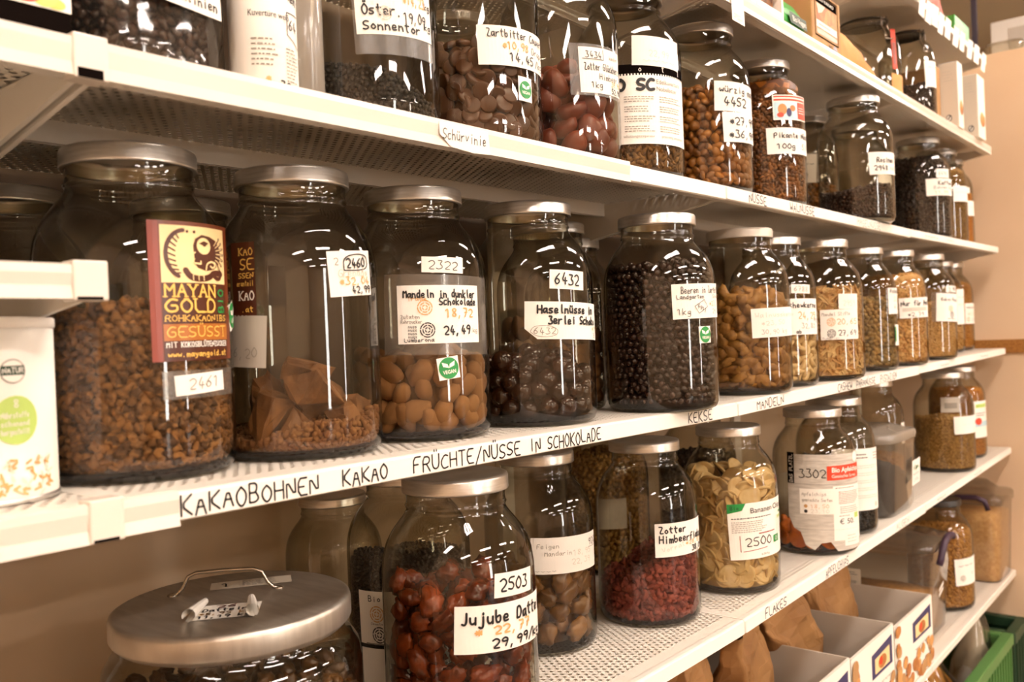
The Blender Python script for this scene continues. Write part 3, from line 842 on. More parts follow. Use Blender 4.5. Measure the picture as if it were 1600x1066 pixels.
# ------------------------------------------------------------------ middle row (shelf C), front jars
c1 = glass_jar('c1', 'C', .0825, .119, 1, 'glass jar of cocoa nibs with a tall brown cocoa label, nearest jar of its row')
s = label_on(c1, -110.1, .1895, .0765, .1024, .004, 'mayan_brown', 'cocoa_label')
W, H = s.W, s.H
s.rect(0, 0, .0075, H, 'mayan_maroon', .0008)
PX, PY, PW, PH = .0085, H * .56, .0605, H * .41
s.rect(PX, PY, PX + PW, PY + PH, 'cream', .0008)
s.rect(PX, H * .005, PX + PW, H * .555, 'mayan_dark', .0008)
s.rect(PX, H * .145, PX + PW, H * .265, 'mayan_ochre', .0009)
def q(px, py): return (PX + PW * px, PY + PH * py)
# emblem: ornamental profile head
D = 'mayan_dark'
cres = [q(.30 - .24 * math.sin(t), .50 + .42 * math.cos(t)) for t in np.linspace(.05, 2.75, 18)]
s.line(cres, .0030, D, .0011)
for t in np.linspace(.5, 2.5, 9):
    a = q(.30 - .24 * math.sin(t), .50 + .42 * math.cos(t)); c = q(.30 - .13 * math.sin(t + .12), .48 + .36 * math.cos(t + .12)); s.line([a, c], .0011, D, .0011)
s.ell(*q(.34, .90), .0011, .0011, D, .0011); s.ell(*q(.44, .90), .0011, .0011, D, .0011)
s.poly([q(.42, .66), q(.45, .78), q(.55, .86), q(.68, .84), q(.80, .78), q(.88, .64), q(.90, .48), q(.84, .34), q(.74, .25), q(.60, .22), q(.48, .27), q(.42, .36), q(.44, .43), q(.37, .49), q(.40, .57)], D, .0011)
for k in range(7):
    a0 = .95 - k * .32; s.line([q(.72 + .10 * math.cos(a0), .54 + .16 * math.sin(a0)), q(.74 + .22 * math.cos(a0), .54 + .34 * math.sin(a0))], .0019, D, .0011)
    s.line([q(.70 + .10 * math.cos(a0), .54 + .18 * math.sin(a0)), q(.72 + .22 * math.cos(a0), .54 + .33 * math.sin(a0))], .0007, 'cream', .0013)
s.ell(*q(.58, .66), .0068, .0062, 'cream', .0012); s.poly([q(.50, .70), q(.58, .75), q(.66, .72), q(.60, .66)], D, .0013); s.ell(*q(.585, .70), .0020, .0020, D, .0014)
s.line([q(.42, .35), q(.52, .34), q(.52, .39)], .0012, 'cream', .0013); s.line([q(.415, .52), q(.44, .54)], .0012, 'cream', .0013)
s.line(chaikin([q(.60, .24), q(.62, .36), q(.72, .40), q(.78, .33), q(.72, .27), q(.68, .31)], 2), .0013, 'cream', .0013)
s.line(chaikin([q(.30, .22), q(.36, .10), q(.50, .07), q(.66, .10), q(.74, .20), q(.90, .18)], 2), .0046, D, .0011)
s.line(chaikin([q(.72, .16), q(.80, .08), q(.88, .10), q(.88, .22)], 2), .0030, D, .0011)
for px in (.40, .48, .56): s.line([q(px, .05), q(px, .14)], .0008, 'cream', .0013)
# lettering
gi = 'gold_ink'
s.hand('MAYAN', .0105, H * .460, .0088, .0430, gi, .0014, .0013, serif=True, jit=0, smooth=0)
s.hand('GOLD', .0105, H * .350, .0096, .0430, gi, .0016, .0013, serif=True, jit=0, smooth=1)
s.hand('BIO', .0640, H * .350, .0070, .0170, 'print_green', .0012, .0013, rot=R_(90), serif=True, jit=0, smooth=1)
s.hand('ROHKAKAONIBS', .0100, H * .285, .0042, .0565, gi, .0006, .0013, serif=True, jit=0, smooth=1)
s.hand('GESÜSST', .0110, H * .170, .0078, .0540, gi, .0008, .0013, serif=True, jit=0, smooth=1)
s.hand('MIT KOKOSBLÜTENZUCKER', .0100, H * .100, .0036, .0560, 'white_ink', .0006, .0013, serif=True, jit=0, smooth=1)
s.hand('www.mayangold.at', .0110, H * .030, .0040, .0540, gi, .0007, .0013, jit=0, smooth=1)
done(s, 'tall brown and cream cocoa label')
s = label_on(c1, -104.8, .0800, .0704, .0205, .006, 'tape', 'tape'); done(s, 'clear sticky tape')
s = label_on(c1, -98.3, .0765, .0452, .0149, .052, 'paper', lift=.0009); s.hand('2461', .010, .0035, .0085, .028, 'ink_grey', .0008, .0013, slant=.15); done(s)
vegan_on(c1, -52, .128, .022, .3)
fill_stuff(c1, 'nib', [lump(i, (.0105, .0080, .0070), .38, 3.2, ICO2) for i in range(6)], 'cocoa_nibs', 'brown crumbly cocoa nibs filling the nearest big jar halfway', 'cocoa nibs', slope(.124, -.05, .02, .007), .0078, .0066, .0066, seed=3, tight=1.0)

c2 = glass_jar('c2', 'C', .228, .1072, 1, 'glass jar of broken cocoa chunks numbered 2460, second jar of its row')
s = label_on(c2, -106.5, .1741, .0490, .0385, .064)
s.hand('2460', .018, .024, .008, .022, 'ink_black', .0014); s.line(chaikin([(.015, .022), (.015, .033), (.030, .036), (.044, .034), (.044, .023), (.030, .0215), (.015, .022)], 2), .0010, 'ink_black', .0012)
s.hand('2', .006, .027, .006, None, 'ink_grey', .0007); s.hand('Grenada', .009, .0165, .0065, .034, 'ink_pale', .0007); s.hand('*32,04', .009, .0095, .0065, .036, 'ink_orange', .0010); s.hand('42,99', .022, .0025, .006, .024, 'ink_black', .0011); done(s)
s = label_on(c2, -172, .1837, .0235, .0609, 0, 'mayan_dark', 'brown_sticker')
s.hand('KAO', .009, .050, .0058, .0130, 'gold_ink', .0007, serif=True, jit=0); s.hand('SE', .010, .038, .0090, .0120, 'gold_ink', .0010, serif=True, jit=0); s.hand('SSEN', .008, .031, .0042, .0140, 'gold_ink', .0007, serif=True, jit=0)
s.hand('eranteil', .006, .0245, .0044, .0160, 'gold_ink', .0005, jit=0); s.hand('KAO', .008, .0130, .0072, .0140, 'white_ink', .0009, serif=True, jit=0); s.hand('.at', .010, .003, .0045, .0110, 'gold_ink', .0007, jit=0); done(s, 'dark brown cocoa sticker with gold letters')
s = label_on(c2, -186, .125, .050, .043, -.06, 'paper_grey', 'old_note'); s.hand('36,20', .012, .008, .008, .03, 'ink_grey', .0007); done(s, 'greyish paper note on the far side')
rng = np.random.RandomState(5)
for i, (dx, dy, dz, dims, rot) in enumerate(((-.010, -.030, .054, (.066, .036, .048), (.5, .5, .35)), (-.045, -.010, .036, (.038, .034, .054), (.3, .3, .4)), (-.034, -.040, .024, (.034, .026, .030), (.2, .8, .1)), (.024, -.038, .034, (.036, .030, .040), (.3, 1.2, 2.0)),
        (.030, .010, .044, (.052, .042, .050), (.7, .3, 2.2)), (-.015, .030, .044, (.054, .044, .052), (.2, .4, 1.2)), (.008, -.052, .020, (.026, .016, .028), (.4, .3, .3)), (.047, -.022, .032, (.026, .026, .040), (.4, .2, 1.9)), (.006, -.002, .070, (.040, .034, .024), (.3, .2, .2)), (-.004, .004, .034, (.056, .05, .05), (.1, .2, .4)))):
    V, F = chunk(20 + i, dims, True)
    o = bpy.data.objects.new('cocoa_chunk', np_mesh('cocoa_chunk', V, F, 'chunk', False)); COL.objects.link(o)
    o.location = Vector(c2['loc']) + Vector((dx * .92, dy * .92, dz)); o.rotation_euler = rot
    tag(o, 'broken brown chunk of cocoa mass in the jar numbered 2460', 'cocoa chunk', 'cocoa chunks in the second jar')
fill_stuff(c2, 'cocoa_dust', [lump(i, (.010, .008, .005), .3, 3.0) for i in range(4)], 'cocoa_crumbs', 'brown cocoa crumbs and dust under the chunks in the jar numbered 2460', 'cocoa crumbs', slope(.026, .16, -.06, .005), .0065, .005, .005, seed=8)

c3 = glass_jar('c3', 'C', .3794, .1083, 1, 'glass jar of cocoa dusted almonds numbered 2322, third jar of its row')
s = label_on(c3, -158.9, .1627, .1221, .0771, -.032, 'tape', 'tape'); done(s, 'wide clear tape holding the paper label')
s = label_on(c3, -129.6, .1782, .0432, .0150, -.036, 'paper', lift=.0009); s.hand('2322', .006, .003, .0085, .030, 'ink_black', .0007, .0014, slant=.1); done(s)
s = label_on(c3, -149.0, .1511, .0878, .0558, -.010, 'paper', lift=.0009)
s.hand('Mandeln in dunkler', .006, .044, .0072, .076, 'ink_black', .0014, .0014); s.hand('Schokolade', .040, .0365, .0070, .043, 'ink_black', .0014, .0014)
s.rosette(.026, .0345, .0068, 'ink_orange', .0014); s.hand('Trade', .010, .041, .004, .018, 'ink_orange', .0006, .0014); s.hand('18,72', .046, .0250, .0078, .032, 'ink_orange', .0014, .0014)
s.rosette(.028, .0130, .0068, 'ink_black', .0014); s.hand('24,49', .044, .0085, .0082, .030, 'ink_black', .0016, .0014); s.hand('kg', .078, .0100, .0045, .007, 'ink_grey', .0006, .0014)
s.hand('Lumberona', .006, .0018, .0038, .028, 'ink_black', .0006, .0014); s.hand('Zutaten', .003, .0240, .0036, .018, 'ink_grey', .0005, .0014); s.hand('Rohrzucker', .003, .0195, .0034, .020, 'ink_grey', .0005, .0014)
for k in range(4): s.hand('nuss', .010, .0150 - k * .0032, .0030, .008, 'ink_black', .0004, .0014)
done(s)
vegan_on(c3, -121.5, .0800, .0225, .119)
fill_items(c3, 'almond_coat', [almond(i, .0275 + .0015 * (i % 3), .0195, .017) for i in range(4)], 'dusted_almond', 'light brown cocoa dusted almond in the jar numbered 2322', 'almond', 'dusted almonds in the third jar', slope(.086, .02, .03, .008), .0235, .0200, .0170, seed=11, pile='almond_heap', pile_label='dusted almonds heaped deeper inside the jar numbered 2322')

c4 = glass_jar('c4', 'C', .5453, .0898, 1, 'glass jar of chocolate hazelnut balls numbered 6432, fourth jar of its row')
s = label_on(c4, -124.2, .1715, .0471, .0208, -.050); s.hand('6432', .006, .005, .0120, .032, 'ink_black', .0016); done(s)
s = label_on(c4, -147.0, .1378, .1230, .0408, -.041, cut=.014)
s.hand('Haselnüsse in', .014, .0285, .0085, .080, 'ink_black', .0019); s.hand('3erlei Schoko', .026, .0165, .0085, .074, 'ink_black', .0019)
s.hand('6432', .010, .0055, .0070, .024, 'ink_grey', .0007); s.line(chaikin([(.006, .008), (.010, .0145), (.028, .0150), (.038, .010), (.034, .003), (.014, .0025), (.006, .008)], 2), .0005, 'ink_grey', .0012)
s.hand('*19,90', .092, .0095, .0055, .026, 'ink_orange', .0006); s.hand('26,9 kg', .096, .0025, .0055, .024, 'ink_grey', .0006); done(s)
rng = np.random.RandomState(2)
fill_items(c4, 'choco_ball', [lump(i, (.0225, .0220, .0215), .03, 1.5, ICO2) for i in range(3)], 'chocolate_hazelnut', 'round glossy dark chocolate hazelnut in the jar numbered 6432', 'chocolate hazelnut', 'chocolate hazelnuts in the fourth jar', slope(.074, -.06, .05, .01), .0222, .0215, .0215, seed=12, pile='hazelnut_heap', pile_label='chocolate hazelnuts heaped deeper inside the jar numbered 6432')

c5 = glass_jar('c5', 'C', .7548, .0374 + .004, 1, 'glass jar full of dark chocolate berries with sticker 4911, fifth jar of its row')
s = label_on(c5, -138.1, .1583, .1000, .0430, .019)
s.hand('Beeren in Zartbitter', .012, .0310, .0080, .085, 'ink_black', .0008); s.hand('Landgarten', .006, .0245, .0050, .040, 'ink_black', .0007); s.hand('Schoko', .066, .0245, .0040, .022, 'ink_grey', .0006)
s.line([(.030, .015), (.046, .023), (.052, .014), (.036, .006), (.030, .015)], .0006, 'ink_black', .0012); s.hand('4911', .0335, .0135, .0055, .016, 'ink_black', .0006, rot=-.5)
s.hand('1kg', .006, .0050, .0075, .018, 'ink_black', .0007); s.hand('*23,30', .056, .0150, .0060, .032, 'ink_orange', .0006); s.hand('29,19', .064, .0050, .0060, .026, 'ink_grey', .0006); done(s)
vegan_on(c5, -110, .1055, .0220, .029)
fill_items(c5, 'choco_berry', [lump(i, (.0100, .0095, .0092), .06, 1.5, ICO2) for i in range(3)], 'chocolate_berry', 'small shiny dark chocolate berry in the full jar with sticker 4911', 'chocolate berry', 'chocolate berries in the fifth jar', slope(.186, 0, 0, .006), .0104, .0100, .0095, flat=False, seed=13, maxn=300, pile='berry_heap', pile_label='dark chocolate berries filling the rest of the jar with sticker 4911')

c6 = glass_jar('c6', 'C', 1.0491, .0652, 1.015, 'white lidded glass jar of walnut halves beside the chocolate berry jar', 'lid_white')
s = label_on(c6, -145.0, .1294, .1060, .0439, .025); s.hand('Walnusskerne', .006, .030, .007, .085, 'ink_pale', .0007); s.hand('*23,50 €', .014, .018, .007, .060, 'ink_pale', .0007); s.hand('30,90 kg', .014, .005, .007, .050, 'ink_grey', .0006); done(s)
fill_items(c6, 'walnut', [walnut(i) for i in range(9)], 'walnut_half', 'golden brown walnut half in the white lidded jar', 'walnut', 'walnut halves in the white lidded jar', slope(.152, -.03, 0, .010), .0200, .0150, .0120, seed=14, maxn=300, pile='walnut_heap', pile_label='walnut halves filling the rest of the white lidded jar')

c7 = glass_jar('c7', 'C', 1.1964, .0785, 1, 'glass jar of cashews partly hidden behind the walnut jar')
s = label_on(c7, -131.9, .1688, .0391, .0146, -.039); s.hand('6788', .005, .003, .008, .028, 'ink_grey', .0007); done(s)
s = label_on(c7, -152, .1452, .0880, .0590, -.009); s.hand('Cashewkerne', .006, .044, .0090, .076, 'ink_black', .0015); s.hand('24,29', .036, .026, .0110, .042, 'ink_orange', .0012); s.hand('kg', .074, .022, .007, .010, 'ink_black', .0007); s.hand('32,80', .042, .010, .0085, .034, 'ink_grey', .0008); s.hand('ab', .032, .002, .006, .010, 'ink_black', .0012); done(s)
fill_items(c7, 'cashew', [cashew(i) for i in range(3)], 'cashew_nut', 'cream coloured cashew nut in the jar behind the walnuts', 'cashew', 'cashews beside the walnut jar', slope(.125), .0170, .0130, .0110, seed=15, maxn=160, pile='cashew_heap', pile_label='cashews filling the rest of the jar behind the walnuts')

c8 = glass_jar('c8', 'C', 1.3518, .0531, 1, 'glass jar of pale slivered almonds priced 20,65 and 27,69')
s = label_on(c8, -135.5, .1523, .0412, .0268, -.02); s.hand('2959', .008, .006, .009, .026, 'ink_pale', .0007); done(s)
s = label_on(c8, -161.2, .1249, .0726, .0526, 0.0); s.hand('Mandel Stifte', .003, .042, .0060, .050, 'ink_grey', .0006); s.rosette(.018, .0310, .0068, 'ink_orange'); s.hand('20,65', .028, .0265, .0100, .040, 'ink_orange', .0010); s.rosette(.018, .0110, .0068, 'ink_black'); s.hand('27,69', .030, .0070, .0095, .036, 'ink_black', .0011); s.hand('Rumänien', .003, .0010, .0034, .028, 'ink_grey', .0004); done(s)
fill_stuff(c8, 'sliver', [sliver(i) for i in range(6)], 'slivered_almonds', 'pale slivered almonds in the jar priced 20,65', 'slivered almonds', slope(.160, .05, 0, .008), .0120, .0068, .0050, flat=True, seed=16, layers=3, smooth=False)

c9 = glass_jar('c9', 'C', 1.6233, .0748, 1, 'glass jar of shelled green brown pistachios, next right of slivered almonds')
s = label_on(c9, -113.3, .1655, .0540, .0526, .012); s.hand('Pistazien', .006, .042, .008, .042, 'ink_black', .0013); s.hand('32', .018, .026, .008, .014, 'ink_orange', .0008); s.hand('41', .018, .010, .009, .012, 'ink_black', .0008); done(s)
s = label_on(c9, -97, .0918, .0300, .0426, -.013, 'paper', 'side_note'); s.rect(0, .008, .005, .038, 'print_green', .0009); done(s, 'white note with a green edge')
fill_stuff(c9, 'pistachio', [lump(i, (.0150, .0105, .0095), .1, 2.0) for i in range(4)], 'pistachios', 'green brown shelled pistachios in the jar right of the slivered almonds', 'pistachios', slope(.142, 0, 0, .008), .0115, .0095, .0085, seed=17)

c10 = glass_jar('c10', 'C', 1.7909, .0613, 1, 'glass jar of pale nut flakes labelled in bold hand, filled to its shoulder')
s = label_on(c10, -151.6, .1449, .1000, .0429, .023); s.hand('Nur für Pesto', .004, .026, .0100, .092, 'ink_black', .0018); s.rect(.006, .014, .075, .022, 'ink_pale', .0009); s.hand('*2,79', .016, .003, .0085, .044, 'ink_black', .0010); done(s)
fill_stuff(c10, 'flake_nut', [lump(i, (.0120, .0095, .0045), .2, 2.0) for i in range(4)], 'nut_flakes', 'pale nut flakes filling the jar with the bold handwritten label', 'nut flakes', slope(.196), .0085, .0068, .0045, flat=True, seed=18)

c11 = glass_jar('c11', 'C', 2.0307, .0597, 1, 'glass jar of fine pale flakes, third jar from the far end of its row')
s = label_on(c11, -121.1, .1725, .0440, .0150, 0); s.hand('2,90', .008, .003, .009, .028, 'ink_black', .0012); done(s)
s = label_on(c11, -150, .1600, .098, .0700, -.03, 'tape', 'tape'); done(s, 'clear tape')
s = label_on(c11, -141.2, .1568, .0850, .0657, -.047, lift=.0009); s.hand('Kokos Raspel', .012, .048, .0080, .066, 'ink_black', .0010, .0014); s.rosette(.040, .030, .007, 'ink_orange', .0014); s.rosette(.044, .016, .007, 'ink_black', .0014); s.hand('~~~', .030, .004, .006, .030, 'ink_black', .0009, .0014); done(s)
fill_stuff(c11, 'pale_flake', [lump(i, (.0075, .0060, .0035), .2, 2.0) for i in range(4)], 'fine_flakes', 'fine pale flakes in the jar third from the far end of its row', 'flakes', slope(.135), .0062, .0052, .0040, flat=True, seed=19)

c12 = glass_jar('c12', 'C', 2.3965, .1267, 1, 'glass jar of pale grains with a long label beside the last jar of its row')
s = label_on(c12, -118.0, .1719, .0600, .0952, .005); s.hand('~~~~', .006, .070, .008, .04, 'ink_grey', .0008); s.hand('~~~', .006, .050, .008, .04, 'ink_orange', .0008); done(s)
fill_stuff(c12, 'pale_flake', [lump(i, (.008, .007, .005), .2, 2.0) for i in range(3)], 'pale_grains', 'pale grains in the jar second from the far end of its row', 'grains', slope(.175), .0080, .0068, .005, seed=20)
c13 = glass_jar('c13', 'C', 2.5239, .1303, 1, 'glass jar of orange seeds standing last in its row at the partition')
s = label_on(c13, -124.0, .1335, .0640, .0576, -.009); s.hand('~~~~', .006, .042, .008, .045, 'ink_black', .0016); s.hand('*3,9', .010, .024, .008, .032, 'ink_orange', .0008); s.rosette(.012, .012, .006, 'ink_orange'); s.hand('3,49', .026, .007, .008, .028, 'ink_black', .0008); done(s)
fill_stuff(c13, 'seed_orange', [lump(i, (.007, .006, .0055), .2, 2.0) for i in range(3)], 'orange_seeds', 'orange seeds in the last jar of the row at the partition', 'seeds', slope(.19), .0072, .0062, .0055, seed=21)
# second row of shelf C
j = glass_jar('k1', 'C', .0760, .343, 1, 'dim glass jar standing behind the cocoa nib jar', group='jars in the second row')
fill_stuff(j, 'nib', [lump(i, (.010, .008, .008), .3, 3.0) for i in range(3)], 'dark_granules', 'dim dark granules in the jar behind the cocoa nib jar', 'granules', slope(.11), .010, .009, .009, seed=31)
j = glass_jar('k2', 'C', .236, .3088, 1, 'dim glass jar standing behind the cocoa chunk jar', group='jars in the second row')
j = glass_jar('k3', 'C', .7029, .1813, 1, 'glass jar of almonds squeezed between and behind the hazelnut and berry jars', group='jars in the second row')
fill_stuff(j, 'almond_coat', [almond(i) for i in range(3)], 'almonds_behind', 'brown almonds in the jar squeezed behind the hazelnut jar', 'almonds', slope(.120, 0, 0, .006), .0235, .0200, .017, flat=True, seed=33)
j = glass_jar('k4', 'C', .8759, .2746, 1, 'dark glass jar deep behind the chocolate berry jar', group='jars in the second row')
fill_stuff(j, 'bean', [lump(i, (.012, .01, .009), .2, 2.0) for i in range(3)], 'dark_beans', 'dark beans in the jar deep behind the berry jar', 'beans', slope(.15), .0115, .01, .009, seed=34)

# white can in the left bay
t = empty('paper_can', (-.044, .0965, zof('C', -.044)), 'white cardboard can with lime green round badge at the left frame edge', 'can')
b = MB(); b.lathe([(0, .001), (.0485, .001), (.0495, .003), (.0495, .1150)], 'paper', 56, cap1=True); b.build('can_body', t)
b = MB(); b.lathe([(.0498, .1125), (.0506, .1135), (.0506, .1185), (.0496, .1195), (.046, .1195), (.045, .118), (0, .118)], 'white_gloss', 56); b.build('can_lid', t)
b = MB(); b.lathe([(.0497, .0005), (.0502, .001), (.0502, .0035), (.0497, .004)], 'lid_steel', 56); b.build('can_rim', t)
cj = dict(root=t, R=.0496)
def can_sheet(th0, ztop, w, h): 
    s = Sheet(cyl_fn(cj['R'], th0, ztop, 0, h)); s.W, s.H, s.j, s.nm = w, h, cj, 'can_print'; return s
s = can_sheet(-105, .115, .1, .112)
s.ell(.020, .082, .0082, .0078, 'ink_grey', .0003); s.ell(.020, .082, .0074, .0070, 'paper', .0004); s.rect(.0125, .0795, .0275, .0855, 'plastic_dark_green', .0005); s.hand('NATUR', .0135, .0808, .0034, .013, 'white_ink', .0005, .0007)
s.ell(.021, .051, .0150, .0155, 'print_lime', .0003); s.hand('8', .0195, .0590, .0050, None, 'white_ink', .0006, .0006)
for k, tx in enumerate(('Nährstoffe', 'schonend', 'hergestellt')): s.hand(tx, .0115, .0525 - k * .0052, .0034, .018, 'white_ink', .0005, .0006)
rr = random.Random(4)
for k in range(60):
    cx, cy_ = .002 + rr.random() * .044, .004 + rr.random() ** 1.5 * .022; a = rr.random() * 6.28
    s.line([(cx, cy_), (cx + .004 * math.cos(a), cy_ + .003 * math.sin(a))], .0016, ('oat', 'pale_flake', 'paper_aged')[k % 3], .0003 + .00001 * k)
done(s, 'can print with grey stamp, lime badge and oat flakes')

# ------------------------------------------------------------------ upper row (shelf B)
b1 = glass_jar('b1', 'B', .3050, .0920, 1, 'big jar with a low slope of black seeds above the chocolate almond jar')
s = label_on(b1, -139, .083 + .053, .0830, .0260 + .053, .044, 'tape', 'tape'); done(s, 'clear tape around the paper label')
s = label_on(b1, -137.1, .0983 + .035, .0798, .0588, .044, lift=.0009)
s.hand('Öster.', .006, .0170, .0090, .036, 'ink_black', .0015, .0014); s.hand('Sonnentor', .006, .0040, .0080, .056, 'ink_black', .0014, .0014); s.hand('19,09', .044, .0130, .0095, .026, 'ink_black', .0011, .0014); s.hand('kg', .068, .0100, .006, .010, 'ink_black', .0010, .0014)
s.hand('*14,23', .044, .0290, .0090, .026, 'ink_orange', .0010, .0014); s.hand('kg', .070, .0290, .006, .008, 'ink_black', .0010, .0014); s.hand('Schwarz', .006, .0400, .0090, .060, 'ink_black', .0014, .0014); s.rosette(.026, .0190, .006, 'ink_pale', .0014); done(s)
fill_stuff(b1, 'black_seed', [lump(i, (.0055, .0045, .0045), .2, 2.0) for i in range(3)], 'black_seeds', 'slope of fine black seeds in the big jar of the upper row', 'seeds', slope(.040, -.28, .06, .003), .0060, .0055, .0050, seed=41)

b2 = glass_jar('b2', 'B', .4600, .0880, 1, 'jar of dark chocolate coins with a round green sticker, upper row')
s = label_on(b2, -135.5, .1191, .0985, .0402, .021)
s.hand('Zartbitter Couvert', .010, .0285, .0078, .086, 'ink_black', .0010); s.hand('*10,98', .026, .0175, .0075, .034, 'ink_orange', .0013); s.hand('Drops', .066, .0165, .0065, .028, 'ink_black', .0007); s.hand('14,45', .034, .0050, .0085, .034, 'ink_black', .0012); s.hand('/kg', .072, .0045, .0075, .020, 'ink_black', .0009); done(s)
s = label_on(b2, -100.5, .0712, .0205, .0250, -.008, 'white_ink', 'vegan_sticker'); s.vegan(.0102, .0120, .0195); done(s, 'green and white round vegan sticker')
fill_items(b2, 'coin_choc', [disc(i, .0094, .0062, .01, 20) for i in range(3)], 'chocolate_coin', 'dark brown round chocolate coin in the upper row jar with a green sticker', 'chocolate coin', 'chocolate coins in the upper row jar', slope(.104, -.05, 0, .006), .0165, .0150, .0095, flat=True, seed=42, maxn=300, pile='coin_heap', pile_label='chocolate coins filling the rest of the upper row jar', layers=2)

b3 = glass_jar('b3', 'B', .6090, .0830, 1, 'jar of reddish chocolate hearts with note 3434, upper row')
s = label_on(b3, -134.5, .1330, .0830, .0588, .013, 'tape', 'tape'); done(s, 'clear tape behind the note')
s = label_on(b3, -125.9, .1290, .0680, .0520, .03, lift=.0009)
s.hand('3434', .008, .0400, .0075, .022, 'ink_black', .0008, .0014); s.line([(.004, .0385), (.033, .0385), (.033, .0500)], .0006, 'ink_black', .0014); s.hand('kandiert', .044, .041, .0042, .020, 'ink_grey', .0005, .0014)
s.hand('Zotter Glückherz', .006, .0260, .0080, .058, 'ink_black', .0009, .0014); s.hand('Himbeer', .026, .0160, .0070, .034, 'ink_black', .0007, .0014); s.hand('1kg', .014, .0060, .0070, .016, 'ink_black', .0008, .0014); s.hand('39,90', .046, .0100, .0060, .022, 'ink_orange', .0009, .0014); s.hand('52,90', .046, .0020, .0060, .022, 'ink_black', .0011, .0014); done(s)
fill_items(b3, 'red_choc', [heart(i) for i in range(3)], 'red_chocolate_heart', 'reddish brown chocolate heart in the upper row jar with note 3434', 'chocolate heart', 'red chocolate hearts in the upper row', slope(.112, -.08, 0, .008), .0330, .0290, .0250, flat=False, seed=43, pile='heart_heap', pile_label='reddish chocolate hearts heaped deeper inside the jar with note 3434')

b4 = glass_jar('b4', 'B', .7610, .0815, 1, 'upper row jar wrapped in a printed white label under a blank white note')
s = label_on(b4, -170, .1400, .1240, .0140, 0, 'dark_print', 'black_band')
for u_, tx in ((.042, 'o'), (.074, 't'), (.104, '1')): s.hand(tx, u_, .004, .0075, .004, 'white_ink', .0008)
done(s, 'black band with small white letters')
s = label_on(b4, -166, .1284, .1190, .0887, -.006, 'white_ink', 'product_label')
s.hand('O SC', .0100, .0680, .0140, .0470, 'ink_black', .0040); s.type('Edelkuvertüre', .0600, .0760, .0060, .044, 'ink_grey'); s.type('Nobelbitter', .0600, .0670, .0060, .036, 'ink_grey')
for k in range(4):
    s.greek(.018, .052 - k * .0125, .058, .061 - k * .0125, 3, 'ink_grey', seed=k); s.greek(.064, .052 - k * .0125, .108, .061 - k * .0125, 3, 'ink_grey', seed=9 + k)
s.type('schutzungstemperatur', .016, .0080, .0036, .040, 'ink_grey'); s.type('processing temperature', .066, .0080, .0036, .042, 'ink_grey'); done(s, 'printed white product label with bold letters')
s = label_on(b4, -142.0, .1761, .0735, .0375, -.032, lift=.0009); s.hand('22,99', .022, .012, .008, .03, 'ink_pale', .0006, .0014); s.hand('~~~~', .014, .004, .006, .05, 'ink_pale', .0005, .0014); done(s, 'blank faded white note')
fill_stuff(b4, 'dry_leaf', [lump(i, (.0130, .0060, .0030), .25, 2.0) for i in range(4)], 'dried_leaves', 'brown dried leafy bits in the jar wrapped in a printed label', 'dried leaves', slope(.13), .0100, .0065, .0040, flat=True, seed=44)

b5 = glass_jar('b5', 'B', .9625, .0769, 1, 'upper row jar of mixed seasoned nuts with two notes, one reading 4452')
s = label_on(b5, -137.8, .1569, .0960, .0427, -.022); s.hand('würzig mandel', .008, .0270, .0090, .100, 'ink_black', .0014); s.hand('4452', .014, .0080, .0120, .042, 'ink_black', .0018); done(s)
s = label_on(b5, -130.0, .1120, .0860, .0430, .03, lift=.0009); s.hand('*27,99', .010, .0250, .0110, .062, 'ink_black', .0017, .0014); s.hand('*36,99', .008, .0060, .0110, .064, 'ink_black', .0017, .0014); done(s)
fill_stuff(b5, 'nutmix', [lump(i, (.0170, .0140, .0120), .1, 1.5, ICO2) for i in range(3)] + [almond(3, .018, .013, .009)], 'seasoned_nuts', 'dark golden seasoned nuts in the upper row jar with note 4452', 'nuts', slope(.150, -.03, 0, .006), .0140, .0125, .0115, seed=45)

b6 = glass_jar('b6', 'B', 1.1750, .0762, .97, 'upper row jar of spicy nuts with a red and blue picture sticker')
s = label_on(b6, -141.7, .1761, .0760, .0405, .026, 'white_ink', 'picture_sticker')
s.rect(.002, .031, .072, .034, 'print_red', .0009); s.rect(.002, .0365, .072, .039, 'print_red', .0009); s.rect(.002, .002, .046, .029, 'print_sky', .0009); s.rect(.047, .002, .073, .029, 'print_red', .0009)
s.ell(.016, .017, .008, .009, 'hazel_print', .0011); s.ell(.012, .008, .006, .004, 'print_red', .0012); s.ell(.028, .012, .005, .007, 'print_blue', .0011); s.ell(.036, .019, .006, .005, 'hazel_print', .0011); s.ell(.040, .009, .004, .005, 'white_ink', .0011); s.greek(.050, .010, .070, .022, 3, 'white_ink', .0012); done(s, 'red and blue picture sticker')
s = label_on(b6, -151.0, .1231, .1040, .0424, .018); s.hand('Pikante Nüsse', .012, .0260, .0085, .086, 'ink_black', .0014); s.hand('100g', .016, .0080, .0085, .034, 'ink_black', .0016); s.hand('5,19', .068, .0080, .0085, .024, 'ink_black', .0010); done(s)
fill_stuff(b6, 'spicy', [lump(i, (.0120, .0085, .0065), .25, 2.5) for i in range(5)], 'spicy_nuts', 'golden brown spicy nut pieces filling the jar with the picture sticker', 'nuts', slope(.205), .0085, .0072, .0060, seed=46)

